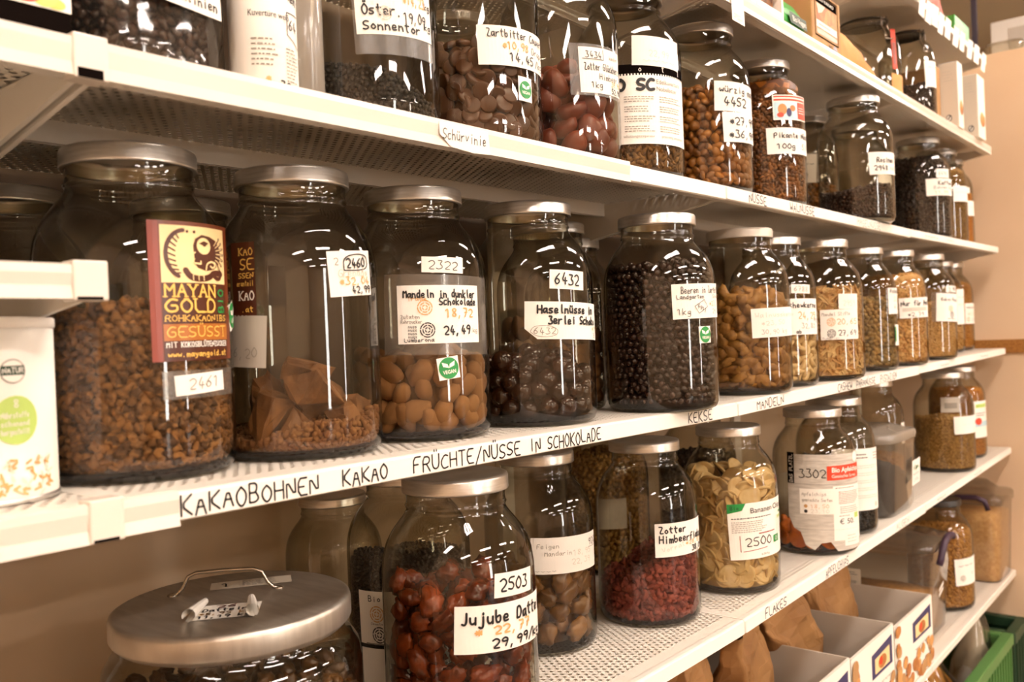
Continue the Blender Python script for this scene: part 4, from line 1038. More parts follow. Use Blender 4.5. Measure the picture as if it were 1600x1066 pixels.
b7 = glass_jar('b7', 'B', 1.6492, .1915, 1, 'upper row jar half hidden behind the spicy nut and raisin jars')
s = label_on(b7, -176, .1654, .050, .0603, -.05); s.hand('~~~', .014, .036, .008, .03, 'ink_black', .0008); s.rosette(.026, .016, .006, 'ink_black'); done(s)
fill_stuff(b7, 'nutmix', [lump(i, (.012, .01, .009), .15, 2.0) for i in range(3)], 'dark_nuts', 'brown nuts in the half hidden jar behind the raisin jar', 'nuts', slope(.10), .0115, .010, .009, seed=47)

b8 = glass_jar('b8', 'B', 1.5617, .0520, 1, 'large upper row jar of dark raisins filled only low, under the kraft bag')
s = label_on(b8, -142.2, .1315, .0900, .0432, .039); s.hand('Rosinen', .016, .0230, .0095, .048, 'ink_black', .0016); s.hand('2948', .010, .0080, .0090, .032, 'ink_black', .0016); s.hand('natur', .050, .0085, .0070, .034, 'ink_grey', .0008); done(s)
fill_stuff(b8, 'raisin', [lump(i, (.0110, .0080, .0060), .25, 2.5) for i in range(4)], 'raisins', 'dark brown raisins low in the large upper row jar', 'raisins', slope(.070, .15, -.05, .006), .0085, .0072, .0060, seed=48)

b9 = glass_jar('b9', 'B', 1.865, .150, 1.03, 'upper row jar peeking out between the raisin and coffee bean jars')
s = label_on(b9, -125, .1382, .0800, .0447, 0); s.hand('~~~', .02, .02, .008, .05, 'ink_pale', .0008); done(s)
fill_stuff(b9, 'flake_nut', [lump(i, (.008, .007, .005), .2, 2.0) for i in range(3)], 'orange_flakes', 'orange pink flakes low in the jar between raisins and beans', 'flakes', slope(.09), .0080, .0068, .005, seed=49)

b10 = glass_jar('b10', 'B', 2.1088, .0792, 1, 'upper row jar of dark coffee beans with a small note above its label')
s = label_on(b10, -133.1, .1872 - .02, .0420, .0219, .013, lift=.0009); s.hand('6496', .006, .006, .010, .028, 'ink_grey', .0009); done(s)
s = label_on(b10, -153.1, .1430, .1000, .0411, .020); s.hand('Kaffee', .030, .0260, .0090, .050, 'ink_black', .0017); s.hand('Bohnen kg', .018, .0160, .0070, .060, 'ink_black', .0008); s.hand('11,79', .020, .0040, .0080, .040, 'ink_orange', .0010); done(s)
fill_stuff(b10, 'bean', [lump(i, (.0130, .0100, .0080), .12, 2.0) for i in range(4)], 'coffee_beans', 'dark coffee beans filling the upper row jar in the far bay', 'coffee beans', slope(.20), .0110, .0092, .0080, seed=50)

b11 = glass_jar('b11', 'B', 2.319, .090, 1, 'upper row jar of yellow brown seeds, second from the far end')
s = label_on(b11, -135.0, .1477, .0620, .0407, .011); s.hand('~~~~', .008, .02, .008, .045, 'ink_pale', .0008); done(s)
fill_stuff(b11, 'mustard', [lump(i, (.006, .0055, .005), .15, 2.0) for i in range(3)], 'yellow_seeds', 'yellow brown seeds in the upper row jar second from the far end', 'seeds', slope(.195), .0068, .0060, .0055, seed=51)
b12 = glass_jar('b12', 'B', 2.4640, .105, .97, 'upper row jar of bright orange powder, last before the partition')
s = label_on(b12, -128, .1229, .0520, .0407, .03); s.hand('~~~', .008, .02, .008, .035, 'ink_pale', .0008); done(s)
s = label_on(b12, -132, .160, .0300, .0160, .03); done(s, 'small blank white sticker')
fill_stuff(b12, 'turmeric', [lump(i, (.005, .005, .004), .15, 2.0) for i in range(2)], 'orange_powder', 'bright orange powder in the last jar of the upper row', 'powder', slope(.15), .0068, .0060, .0045, seed=52)
j = glass_jar('b13', 'B', .16, .34, 1, 'dim jar standing behind the raisin bag in the upper row', group='jars in the second row')
j = glass_jar('b14', 'B', .66, .30, 1, 'dim jar standing behind the chocolate heart jar in the upper row', group='jars in the second row')
fill_stuff(j, 'bean', [lump(i, (.013, .01, .008), .12, 2.0) for i in range(2)], 'dark_drops', 'dark drops in the dim jar behind the chocolate heart jar', 'chocolate drops', slope(.18), .012, .010, .009, seed=53)

def superring(cx, cy_, z, hx, hy, n=28, ex=.5, rot=0.0):
    out = []
    for i in range(n):
        a = 2 * math.pi * i / n; c, s_ = math.cos(a), math.sin(a)
        x = hx * math.copysign(abs(c) ** ex, c); y = hy * math.copysign(abs(s_) ** ex, s_)
        out.append((cx + x * math.cos(rot) - y * math.sin(rot), cy_ + x * math.sin(rot) + y * math.cos(rot), z))
    return out
def crumple(rings, amp, freq, seed):
    r = np.random.RandomState(seed); W = r.normal(size=(5, 3)) * freq; ph = r.uniform(0, 6.28, 5)
    out = []
    for k, ring in enumerate(rings):
        o = []
        for p in ring:
            d = sum(math.sin(float(np.dot(W[i], p)) + ph[i]) for i in range(5)) / 5 ** .5
            e = sum(math.cos(float(np.dot(W[i], p)) * 1.3 + ph[i]) for i in range(5)) / 5 ** .5
            o.append((p[0] + amp * d, p[1] + amp * e, p[2] + (0 if k == 0 else amp * .4 * d)))
        out.append(o)
    return out

zB0 = zof('B', -.04)
t = empty('product_box', (-.055, .090, zB0), 'dark box with a colourful printed front at the upper left frame corner', 'box')
b = MB(); b.box(-.07, .055, -.062, .06, .0004, .075, 'dark_print'); b.build('box_body', t, bevel=.0015)
s = Sheet(plane_fn((-.07, -.0623, .026), (1, 0, 0), (0, 0, 1)), .2); s.rect(.0, 0, .125, .049, 'white_ink', .0003)
for cx, cy_, rx, ry, mm in ((.08, .022, .02, .01, 'pasta'), (.095, .012, .013, .008, 'print_red'), (.108, .018, .012, .014, 'print_lime'), (.115, .008, .008, .006, 'gold_ink'), (.06, .03, .02, .012, 'print_lime'), (.04, .02, .02, .012, 'gold_ink'), (.10, .034, .014, .010, 'print_sky')): s.ell(cx, cy_ * .5, rx * .8, ry * .6, mm, .0006 + rx * .01)
s.rect(0, 0, .07, .006, 'dark_print', .0009); s.build('printed_front', t, 'colourful printed picture')
t = empty('raisin_bag', (.078, .100, zof('B', .07)), 'clear bag of dark raisins with a handwritten label at the top left', 'bag')
rings = []
for k in range(13):
    z = .0006 + k * .0145; f = 1 - .10 * (k / 12) ** 2
    rings.append(superring(0, 0, z, (.0625 if k else .059) * f, (.0610 if k else .058) * f, 40, .85))
rj = dict(loc=tuple(t.location), s=1, face=-130, rin=.0565)
fill_stuff(rj, 'raisin', [lump(i, (.0130, .0095, .0075), .3, 2.5) for i in range(5)], 'raisins', 'dark raisins pressed inside the clear bag at the top left', 'raisins', slope(.150), .0100, .0085, .0075, seed=77)
b = MB(); b.loft(crumple([[(p[0] * 1.02, p[1] * 1.02, p[2] * 1.03 + .0002) for p in r] for r in rings], .0022, 120, 3), 'bag_film'); b.build('bag_film', t)
s = Sheet(plane_fn((-.022, -.0685, .0560), (1, .18, -.02), (0, .05, 1)), .2); s.rect(0, 0, .066, .05, 'paper', 0); s.hand('Argentinien', .010, .0050, .0078, .052, 'ink_black', .0010, .0006); s.hand('Rosinen kg', .004, .020, .009, .055, 'ink_black', .0010, .0006); s.build('label', t)
t = empty('paper_can', (.1660, .055, zof('B', .166)), 'narrow white printed can between the raisin bag and the black seed jar', 'can')
b = MB(); b.lathe([(0, .0004), (.0265, .0004), (.027, .001), (.027, .19), (0, .19)], 'paper', 48); b.build('can_body', t)
b = MB(); b.lathe([(.0272, .186), (.0277, .187), (.0277, .195), (.026, .196), (0, .196)], 'white_gloss', 48); b.build('can_lid', t)
s = Sheet(cyl_fn(.0271, -162, .13, 0, .13)); s.nm = 'can_print'; s.j = dict(root=t)
s.hand('Hörnchen', .014, .087, .0085, .038, 'ink_black', .0012, .0004, rot=-.25); s.type('Kuvertüre weiß', .006, .064, .0052, .034, 'ink_black', .0004, rot=-.03); s.hand('64', .0400, .0560, .0085, .010, 'ink_black', .0009, .0004); s.line([(.038, .052), (.038, .070), (.053, .070)], .0007, 'ink_black', .0004); s.line([(.038, .052), (.053, .044)], .0007, 'ink_black', .0004)
s.greek(.008, .024, .030, .048, 6, 'ink_grey', .0004); s.greek(.036, .008, .050, .042, 12, 'ink_grey', .0004); s.hand('*', .018, .012, .007, None, 'ink_orange', .0010, .0004); s.hand('39,90', .030, .006, .008, .026, 'ink_black', .0013, .0004); done(s, 'can print with small text and a boxed number')
t = empty('plastic_tube', (.2120, .060, zof('B', .21)), 'clear grey plastic tube tucked beside the black seed jar', 'tube')
b = MB(); b.lathe([(0, .0004), (.0150, .0004), (.0155, .001), (.0155, .20), (0, .20)], 'plastic_milky', 40); b.build('tube_wall', t)
b = MB(); b.lathe([(.0158, .195), (.0165, .196), (.0165, .206), (0, .207)], 'white_gloss', 40); b.build('tube_cap', t)

# ------------------------------------------------------------------ lower row (shelf D)
# wide jar with aluminium lid
zD = zof('D', .14); XA, YA = .1656, .1304
t = empty('wide_jar', (XA, YA, zD), 'wide low jar with a big brushed aluminium lid and wire handle, bottom left', 'jar')
b = MB(); b.lathe([(0, .003), (.085, .003), (.094, .0004), (.104, .006), (.1085, .020), (.1085, .120), (.106, .134), (.099, .145), (.0945, .150), (.0945, .164)], 'glass', 72); b.build('jar_body', t)
b = MB(); lp = [(.0950, .1550), (.0992, .1590), (.1000, .1605), (.1000, .1740), (.0990, .1772), (.0965, .1785), (.0935, .1778), (.0, .1778)]; b.lathe(lp, 'aluminium', 80); lid = b.build('lid', t)
b = MB(); hp = []
for x_, y_, z_ in ((-.046, 0, .1788), (-.042, 0, .1792), (-.037, 0, .184), (-.032, 0, .194), (-.025, 0, .1972), (0, 0, .1978), (.025, 0, .1972), (.032, 0, .194), (.037, 0, .184), (.042, 0, .1792), (.046, 0, .1788)):
    hp.append(Matrix.Rotation(R_(-42), 3, 'Z') @ Vector((x_, y_, z_)) + Vector((.012, .030, 0)))
b.tube(hp, .0016, 'wire_steel', 8)
for e in (hp[0], hp[-1]): b.lathe([(0, 0), (.004, 0), (.0045, .0006), (.0035, .0016), (0, .0018)], 'wire_steel', 16, c=(e.x, e.y, .1778))
b.build('handle', lid)
ax = Matrix.Rotation(R_(-40), 3, 'Z')
s = Sheet(plane_fn(tuple(ax @ Vector((-.030, -.042, 0)) + Vector((-.006, -.006, .1782))), tuple(ax @ Vector((1, 0, 0))), tuple(ax @ Vector((0, 1, 0)))), .2)
s.rect(0, 0, .056, .040, 'paper', 0); s.hand('26', .020, .0300, .0070, .016, 'ink_red', .0013, .0004); s.hand('Datteln', .010, .0200, .0075, .036, 'ink_black', .0013, .0004); s.hand('*8,95 kg', .008, .0110, .0070, .042, 'ink_orange', .0012, .0004); s.hand('11,19 kg', .008, .0020, .0070, .042, 'ink_black', .0014, .0004)
for x0, sg in ((.002, 1), (.054, -1)):
    for k in range(9):
        a0, a1 = k * .55, (k + 1) * .55; r0, r1 = .0062 - .00035 * k, .0062 - .00035 * (k + 1); P = []
        for (aa, rr_) in ((a0, r0), (a1, r1)):
            for v_, sc_ in ((-.004, 1.25), (.042, .72)): P.append(s.fn(x0 + sg * (rr_ * sc_ * math.sin(aa)) + sg * .006 * (v_ > 0), v_, .0002 + rr_ * sc_ * (1 - math.cos(aa))))
        s.b.add([P[0], P[2], P[3], P[1]], [(0, 1, 2, 3)], 'paper', True)
s.build('curled_label', lid, 'paper price label with both ends curled up')
s = Sheet(plane_fn(tuple(ax @ Vector((0, 0, 0)) + Vector((.006, .046, .1782))), tuple(ax @ Vector((1, .1, 0))), tuple(ax @ Vector((-.1, 1, 0)))), .2)
s.rect(0, 0, .072, .026, 'paper_aged', 0); s.greek(.028, .003, .066, .023, 7, 'ink_grey', .0004); s.hand('1', .010, .006, .012, None, 'ink_black', .0014, .0004); s.build('old_label', lid, 'aged printed label behind the handle')
mat('dark_slice', '2f1a0a', 0.35, c2='5f3c14', scale=40, bump=0.5, bscale=90)
wj = dict(loc=(XA, YA, zD), s=1, face=-130, rin=.1050)
fill_stuff(wj, 'dark_slice', [wrinkled(i, (.030, .024, .018)) for i in range(3)], 'dried_slices', 'brown dried fruit slices in the wide aluminium lidded jar', 'dried fruit', slope(.110), .026, .022, .018, seed=60)

d0 = glass_jar('d0', 'D', .455, .353, .84, 'nearly empty jar in the shade behind the date jar', group='jars in the second row')
d0b = glass_jar('d0b', 'D', .4592, .2200, 1, 'dark seed jar with a white organic card, behind the date jar')
s = label_on(d0b, -186, .1234, .0860, .0590, .03); s.hand('Bio', .016, .0480, .0060, .016, 'ink_black', .0009); s.rosette(.026, .0340, .0085, 'ink_orange'); s.hand('Demeter', .018, .0220, .0026, .018, 'ink_grey', .0004); s.rosette(.028, .0110, .0085, 'ink_black'); s.line([(.010, .0010), (.07, .0010)], .0012, 'ink_grey', .0012); done(s, 'white card with two rosette stamps')
s = label_on(d0b, -184, .0600, .0800, .0500, .03); s.hand('1', .034, .022, .020, .006, 'ink_black', .0014); done(s)
fill_stuff(d0b, 'black_seed', [lump(i, (.0060, .0050, .0050), .2, 2.0) for i in range(3)], 'dark_seeds', 'dark seeds in the jar with the white organic card', 'seeds', slope(.150), .0075, .0068, .0060, seed=61)

d1 = glass_jar('d1', 'D', .3780, .0630, 1.059, 'glass jar of wrinkled red brown jujube dates numbered 2503')
s = label_on(d1, -111.0, .1807, .0510, .0225, -.063, lift=.0009); s.hand('2503', .006, .0055, .0115, .036, 'ink_black', .0018); done(s)
s = label_on(d1, -140.2, .1546, .1260, .0440, -.048)
s.hand('Jujube Datteln', .006, .0270, .0110, .114, 'ink_black', .0021); s.hand('* 22,77', .018, .0165, .0080, .066, 'ink_orange', .0017); s.hand('29,99/kg', .036, .0040, .0085, .072, 'ink_black', .0018); done(s)
fill_items(d1, 'date', [wrinkled(i + 3, (.050, .033, .029)) for i in range(6)], 'jujube_date', 'wrinkled glossy red brown date in the jar numbered 2503', 'date', 'jujube dates in the jar', slope(.158, -.06, .05, .012), .0360, .0270, .0240, flat=True, seed=62, pile='date_heap', pile_label='wrinkled dates heaped deeper inside the jar numbered 2503', core=False)

d2 = glass_jar('d2', 'D', .6585, .1816, 1, 'glass jar of brown dried fruit with a faint note, behind the date jar')
s = label_on(d2, -150, .1515, .1100, .0455, -.037); s.hand('Feigen', .008, .032, .0055, .028, 'ink_grey', .0005); s.hand('& Mandarin', .008, .023, .0055, .046, 'ink_grey', .0005); s.hand('18,95', .056, .0210, .0070, .034, 'ink_pale', .0007); s.hand('22,39', .054, .0100, .0070, .034, 'ink_pale', .0007); s.hand('920', .086, .030, .0090, .020, 'ink_black', .0007); s.line([(.084, .027), (.107, .028)], .0005, 'ink_grey', .0012); s.hand('~~~~', .006, .002, .004, .026, 'ink_grey', .0004); done(s)
fill_items(d2, 'dried_fruit', [wrinkled(i + 9, (.050, .042, .027)) for i in range(5)], 'dried_fig', 'folded golden brown dried fruit in the jar with the faint 920 note', 'dried fruit', 'dried fruit in the jar behind the dates', slope(.112, 0, 0, .012), .0360, .0300, .0200, flat=True, seed=63, pile='dried_fruit_heap', pile_label='dried fruit heaped deeper inside the jar with the 920 note')

d3 = glass_jar('d3', 'D', .8336, .1225, 1, 'glass jar with a slope of red raspberry flakes priced 38,09')
s = label_on(d3, -140.4, .1438, .1040, .0454, -.009)
s.hand('Zotter', .006, .0320, .0085, .042, 'ink_black', .0018); s.hand('Himbeerflakes', .006, .0190, .0095, .092, 'ink_black', .0018); s.hand('Vorrat', .010, .0060, .0065, .036, 'ink_pale', .0006, rot=.2); s.hand('*28,82', .046, .0130, .0055, .042, 'ink_orange', .0009); s.hand('38,09', .060, .0030, .0075, .034, 'ink_black', .0016); s.line([(.098, .018), (.096, .042)], .0014, 'ink_black', .0012); done(s)
fill_stuff(d3, 'raspberry', [lump(i, (.0150, .0110, .0090), .42, 3.2, ICO2) for i in range(7)], 'raspberry_flakes', 'red raspberry flakes sloping up to the right in the jar priced 38,09', 'raspberry flakes', slope(.082, .35, -.35, .008), .0110, .0090, .0085, seed=64)

d4 = glass_jar('d4', 'D', 1.0347, .0904, 1, 'glass jar of pale yellow banana chips with sticker 2500')
s = label_on(d4, -158.8, .1380, .1230, .0844, .040, 'white_ink', 'product_label')
s.poly([(0, .0844), (.028, .0844), (.022, .074), (0, .070)], 'print_green', .0009); s.hand('Bio', .005, .0755, .0055, .012, 'plastic_dark_green', .0008)
s.type('Bananen Chips', .0340, .0690, .0085, .072, 'ink_black'); s.greek(.005, .0600, .092, .0640, 1, 'ink_black', seed=3); s.greek(.005, .040, .070, .058, 6, 'ink_grey', seed=4); s.greek(.086, .030, .118, .058, 10, 'ink_pale', seed=5)
s.rect(.046, .0365, .080, .0380, 'ink_red', .0011); s.hand('2500', .024, .0190, .0130, .046, 'ink_black', .0014); s.line([(.016, .012), (.016, .036)], .0009, 'ink_red', .0012); s.line([(.020, .0120), (.060, .0150)], .0009, 'ink_red', .0012)
s.rect(.076, .0180, .092, .0290, 'print_green', .0009); s.rosette(.084, .0235, .0035, 'white_ink'); s.type('6.06/kg', .048, .0040, .0034, .016, 'ink_grey'); s.rect(.098, .060, .120, .063, 'print_green', .0009); s.rect(.092, .052, .116, .056, 'print_lime', .0009); done(s, 'printed white banana chip label with green corner')
fill_items(d4, 'banana', [disc(i, .0172, .0036, .06, 20, .07) for i in range(6)], 'banana_chip', 'pale yellow banana chip in the jar with sticker 2500', 'banana chip', 'banana chips in the jar', slope(.176, 0, 0, .008), .0300, .0190, .0070, flat=.5, seed=65, maxn=300, pile='banana_chip_heap', pile_label='banana chips filling the rest of the jar with sticker 2500', layers=3, tight=.95)

d5 = glass_jar('d5', 'D', 1.3127, .0625, 1, 'glass jar of apple chips with a red banner label and number 3302')
s = label_on(d5, -196, .1760, .1480, .1690, -.010, 'paper_aged', 'product_wrapper', plain=True)
W, H = s.W, s.H
s.poly([(0, .060), (.010, .040), (.022, .034), (.030, .012), (.045, .004), (.056, .016), (.072, .018), (.084, .002), (W, .004), (W, H), (0, H)], 'paper_stone', .0005)
s.rect(.0, .118, .013, .172, 'dark_print', .0009); s.hand('DAS PLATZL', .0100, .1200, .0065, .048, 'white_ink', .0010, .0012, rot=R_(90))
for y in (.158, .140, .118, .04): s.line([(.013, y), (W, y - .002)], .0006, 'ink_grey', .0008)
s.poly([(.068, .124), (W, .126), (W, .151), (.068, .149)], 'print_red', .0009); s.type('Bio Apfelchips', .076, .1380, .0085, .066, 'white_ink', .0012, bold=.02); s.type('Gemischte Sorten', .076, .1285, .0058, .056, 'white_ink', .0012)
s.hand('3302', .022, .1290, .0150, .044, 'ink_black', .0014); s.ell(.132, .162, .010, .010, 'ink_pale', .0009); s.ell(.132, .162, .0085, .0085, 'white_ink', .0010)
s.rect(.022, .066, .086, .110, 'white_ink', .0011); s.hand('Apfelchips', .026, .0980, .0060, .040, 'ink_grey', .0006, .0014); s.hand('gemischte Sorten', .026, .0880, .0055, .050, 'ink_grey', .0006, .0014); s.ell(.032, .0800, .003, .003, 'ink_orange', .0014); s.ell(.032, .0710, .003, .003, 'ink_black', .0014); s.hand('18,50', .040, .0770, .0060, .030, 'ink_orange', .0006, .0014); s.hand('23,10', .040, .0685, .0060, .030, 'ink_pale', .0006, .0014)
s.rect(.078, .020, W, .114, 'white_ink', .0008); s.greek(.082, .108, .140, .113, 1, 'ink_grey', .0011); s.greek(.088, .082, .142, .105, 8, 'print_red', .0012, 2); s.greek(.090, .066, .142, .079, 4, 'ink_grey', .0012, 3)
s.type('€ 50.', .088, .0480, .0095, .034, 'ink_black', .0012); s.greek(.088, .0600, .118, .0640, 1, 'ink_grey', .0012); s.rect(.124, .0560, .138, .0650, 'print_lime', .0010); s.rect(.098, .010, .140, .034, 'paper', .0011); s.greek(.104, .014, .134, .030, 3, 'ink_pale', .0013); done(s, 'printed apple chip wrapper with a red banner')
fill_items(d5, 'apple_ring', [disc(i, .0180, .0070, .10, 20, .05) for i in range(3)], 'apple_ring', 'orange dried apple ring in the jar with the red banner label', 'apple ring', 'apple rings in the jar', slope(.046, -.1, 0, .01), .0330, .0300, .0100, flat=True, seed=66, pile='apple_ring_heap', pile_label='apple rings heaped deeper inside the red banner jar', core=False)

d6 = glass_jar('d6', 'D', 1.4693, .0805, 1.02, 'glass jar with a white printed paper sleeve beside the apple chip jar')
s = label_on(d6, -165, .1638, .125, .1160, -.03, 'paper', 'paper_sleeve'); s.greek(.045, .096, .075, .108, 2, 'ink_black', seed=1); s.greek(.088, .094, .118, .110, 3, 'ink_grey', seed=2)
for k in range(5): s.greek(.040, .078 - k * .014, .118, .086 - k * .014, 2, 'ink_pale', seed=5 + k)
s.ell(.098, .010, .005, .005, 'ink_pale', .0010); done(s, 'white printed paper sleeve')
fill_stuff(d6, 'black_seed', [lump(i, (.009, .007, .007), .2, 2.0) for i in range(3)], 'dark_flakes', 'very dark flakes in the jar with the white paper sleeve', 'flakes', slope(.14), .0095, .0085, .0075, seed=67)

t = empty('clear_bucket', (1.665, .088, zof('D', 1.665)), 'square clear plastic tub of black seaweed with a milky lid, lower row', 'tub')
rings = [superring(0, 0, .0006, .088, .072, 40, .38), superring(0, 0, .01, .092, .076, 40, .36), superring(0, 0, .150, .098, .082, 40, .36)]
b = MB(); b.loft(rings, 'plastic_clear', cap1=False); b.build('tub_wall', t)
b = MB(); b.loft([superring(0, 0, .150, .1005, .0845, 40, .36), superring(0, 0, .152, .1015, .0855, 40, .36), superring(0, 0, .164, .1015, .0855, 40, .36), superring(0, 0, .168, .099, .083, 40, .4), superring(0, 0, .1685, .090, .074, 40, .5), superring(0, 0, .178, .070, .055, 40, .6)], 'plastic_milky'); b.build('tub_lid', t)
s = Sheet(plane_fn((.030, -.0835, .050), (1, 0, .05), (0, -.04, 1)), .2); s.rect(0, 0, .056, .052, 'paper', 0); s.hand('Algen', .008, .032, .010, .036, 'print_green', .0014, .0005); s.hand('Meersalat', .006, .020, .006, .042, 'ink_grey', .0006, .0005); s.hand('3,99/kg', .010, .006, .007, .034, 'ink_grey', .0006, .0005); s.build('label', t)
b = MB(); rr = []
for k in range(8):
    f = k / 7; rr.append([(p[0] + (-.012 * f), p[1], p[2] - f * .0 + (0 if k == 0 else -.35 * (p[0] + .0) * f * .9)) for p in superring(0, 0, .003 + f * .092, .081 * (1 - .1 * f ** 3), .070, 44, .4)])
b.loft(crumple(rr, .0025, 130, 6), 'black_seed'); o = b.build('seaweed', None, t.location); tag(o, 'black dried seaweed shreds in the square clear tub', 'seaweed', kind='stuff')
j = glass_jar('d7', 'D', 1.960, .168, 1, 'big glass jar standing behind the square tub of seaweed', group='jars in the second row')
s = label_on(j, -100, .150, .04, .05); done(s)
fill_stuff(j, 'granola', [lump(i, (.01, .008, .007), .2, 2.0) for i in range(3)], 'brown_flakes', 'brown flakes low in the jar behind the seaweed tub', 'flakes', slope(.07), .0095, .0085, .0075, seed=68)
d8 = glass_jar('d8', 'D', 2.2236, .0719, 1, 'glass jar of light brown grains with a blank white label, lower row')
s = label_on(d8, -147.4, .1405, .0930, .0443, .017); s.hand('~~~', .02, .02, .008, .05, 'ink_pale', .0005); done(s)
s = label_on(d8, -170, .190, .046, .038, .0, 'paper_grey', 'back_sticker'); s.rect(.008, .01, .038, .024, 'ink_grey', .0009); done(s, 'grey sticker')
fill_stuff(d8, 'grain', [lump(i, (.0065, .0045, .0040), .15, 2.0) for i in range(4)], 'brown_grains', 'light brown grains in the jar with the blank white label', 'grains', slope(.135), .0060, .0048, .0044, seed=69, tight=.95)
d9 = glass_jar('d9', 'D', 2.4492, .0931, 1, 'glass jar of orange lentils with a picture label, last of the lower row')
s = label_on(d9, -134.0, .1556, .0760, .1000, .022, 'white_ink', 'product_label'); s.rect(.062, .02, .070, .1, 'hazel_print', .0009); s.rect(.0, .030, .062, .045, 'print_sky', .0009); s.ell(.016, .045, .012, .010, 'print_red', .0010); s.rect(.008, .082, .055, .092, 'print_lime', .0009); s.greek(.008, .058, .05, .070, 2, 'ink_black', seed=2); done(s, 'printed picture label')
fill_stuff(d9, 'lentil', [lump(i, (.0055, .005, .004), .1, 2.0) for i in range(3)], 'orange_lentils', 'orange lentils filling the last jar of the lower row', 'lentils', slope(.19), .0068, .0060, .0048, seed=70)
j = glass_jar('d10', 'D', 1.02, .315, 1, 'dim jar standing behind the raspberry flake jar', group='jars in the second row')
s = label_on(j, -160, .13, .05, .05, 0, 'paper_grey'); done(s)
fill_stuff(j, 'grain', [lump(i, (.012, .009, .008), .2, 2.0) for i in range(3)], 'olive_granules', 'olive brown granules in the dim jar behind the raspberry flakes', 'granules', slope(.2), .0115, .010, .0085, seed=71)
j = glass_jar('d11', 'D', 1.235, .255, 1, 'dim jar standing behind the banana chip and apple chip jars', group='jars in the second row')
fill_stuff(j, 'bean', [lump(i, (.013, .01, .009), .2, 2.0) for i in range(3)], 'brown_beans', 'dark brown beans in the dim jar behind the banana chips', 'beans', slope(.17), .0115, .010, .0085, seed=72)

# ------------------------------------------------------------------ lowest row (shelf E)
def tray(x0, x1, ztop, zl, label, ph):
    t = empty('display_tray', ((x0 + x1) / 2, 0, zof('E', (x0 + x1) / 2) + .001), label, 'tray', 'white cardboard display trays')
    hx = (x1 - x0) / 2; h = ztop - t.location.z; d = .34; th = .003
    b = MB(); b.box(-hx, hx, .002, d, .0005, .0035, 'tray_inside'); b.box(-hx, -hx + th, .002, d, .0035, h, 'tray_inside'); b.box(hx - th, hx, .002, d, .0035, h, 'tray_inside'); b.box(-hx + th, hx - th, d - th, d, .0035, h * 1.05, 'tray_inside'); b.box(-hx + th, hx - th, .002, .002 + th, .0035, h, 'tray_board'); b.build('tray_body', t)
    s = Sheet(plane_fn((-hx, .0017, .004), (1, 0, 0), (0, 0, 1)), .3); w, hh = hx * 2, h - .006
    s.rect(0, 0, w, hh, 'white_ink', 0); r = random.Random(ph)
    s.poly([(w * .45, hh * .55), (w * .95, hh * .55), (w * .95, hh * .90), (w * .45, hh * .84)], 'print_blue', .0003); s.poly([(w * .52, hh * .59), (w * .88, hh * .59), (w * .88, hh * .80), (w * .52, hh * .77)], 'cream', .0005); s.ell(w * .70, hh * .68, .024, .012, 'hazel_print', .0007); s.ell(w * .66, hh * .70, .010, .008, 'print_red', .0009)
    s.hand('~~~~~', w * .5, hh * .40, .010, w * .4, 'ink_grey', .0012, .0004)
    for k in range(46):
        u_ = r.uniform(.02, .98) * w; v_ = (r.random() ** 2 * .36 + .05) * hh if k < 34 else r.uniform(.1, .95) * hh
        if k >= 34: u_ = r.choice((.04, .06)) * w + r.uniform(0, .012)
        a = r.uniform(.010, .017); s.ell(min(u_, w - a), v_, a, a * .8, ('hazel_print', 'kraft_light', 'carton')[k % 3], .0008 + k * .00004, 14)
    s.build('printed_front', t, 'white front printed with hazelnuts and a blue badge')
tray(1.047, 1.285, -.485, 0, 'white display tray of paper bags, nearest of the three', 1)
tray(1.290, 1.526, -.490, 0, 'white display tray of paper bags, middle of the three', 2)
tray(1.532, 1.793, -.500, 0, 'white display tray of paper bags beside the clear clip box', 3)
def paper_bag(name, pts, label, seed, ex=.35, group='brown paper bags in the lowest row'):
    """pts: (x, y, z, half width, half depth, rot) rings from base to mouth"""
    rings = []
    for i in range(len(pts) - 1):
        for k in range(5):
            f = k / 5; A, B = pts[i], pts[i + 1]; p = [A[m] + (B[m] - A[m]) * f for m in range(6)]
            rings.append(superring(p[0], p[1], p[2], p[3], p[4], 44, ex, p[5]))
    p = pts[-1]; rings.append(superring(*p[:5], 44, ex, p[5]))
    rings = crumple(crumple(rings, .0045, 38, seed), .0028, 95, seed + 50)
    base = Vector(pts[0][:3]); rings = [[tuple(Vector(v) - base) for v in r] for r in rings]
    b = MB(); b.loft(rings, 'kraft', cap0=True, cap1=False, smooth=False)
    inn = [[tuple(Vector(v) * .985) for v in r] for r in rings]; b.loft(inn[::-1], 'kraft', cap0=False, cap1=True)
    o = b.build(name, None, base); return tag(o, label, 'paper bag', group)
zE = zof('E', 1.2) + .004
paper_bag('paper_bag', [(1.165, .16, zE, .070, .060, 0), (1.150, .15, zE + .10, .072, .052, .1), (1.120, .125, zE + .19, .075, .030, .2), (1.095, .11, zE + .255, .078, .010, .25)], 'brown paper bag leaning left out of the nearest white tray', 4)
paper_bag('paper_bag', [(1.190, .285, zE, .06, .04, 0), (1.185, .280, zE + .10, .065, .036, .1), (1.185, .270, zE + .2, .07, .020, .2), (1.18, .26, zE + .25, .075, .008, .2)], 'brown paper bag standing at the back of the nearest white tray', 5)
paper_bag('paper_bag', [(1.41, .17, zE, .078, .06, 0), (1.392, .165, zE + .12, .078, .050, .0), (1.325, .15, zE + .20, .085, .03, -.1), (1.275, .14, zE + .265, .085, .010, -.1)], 'brown paper bag slumping over the middle white tray', 6)
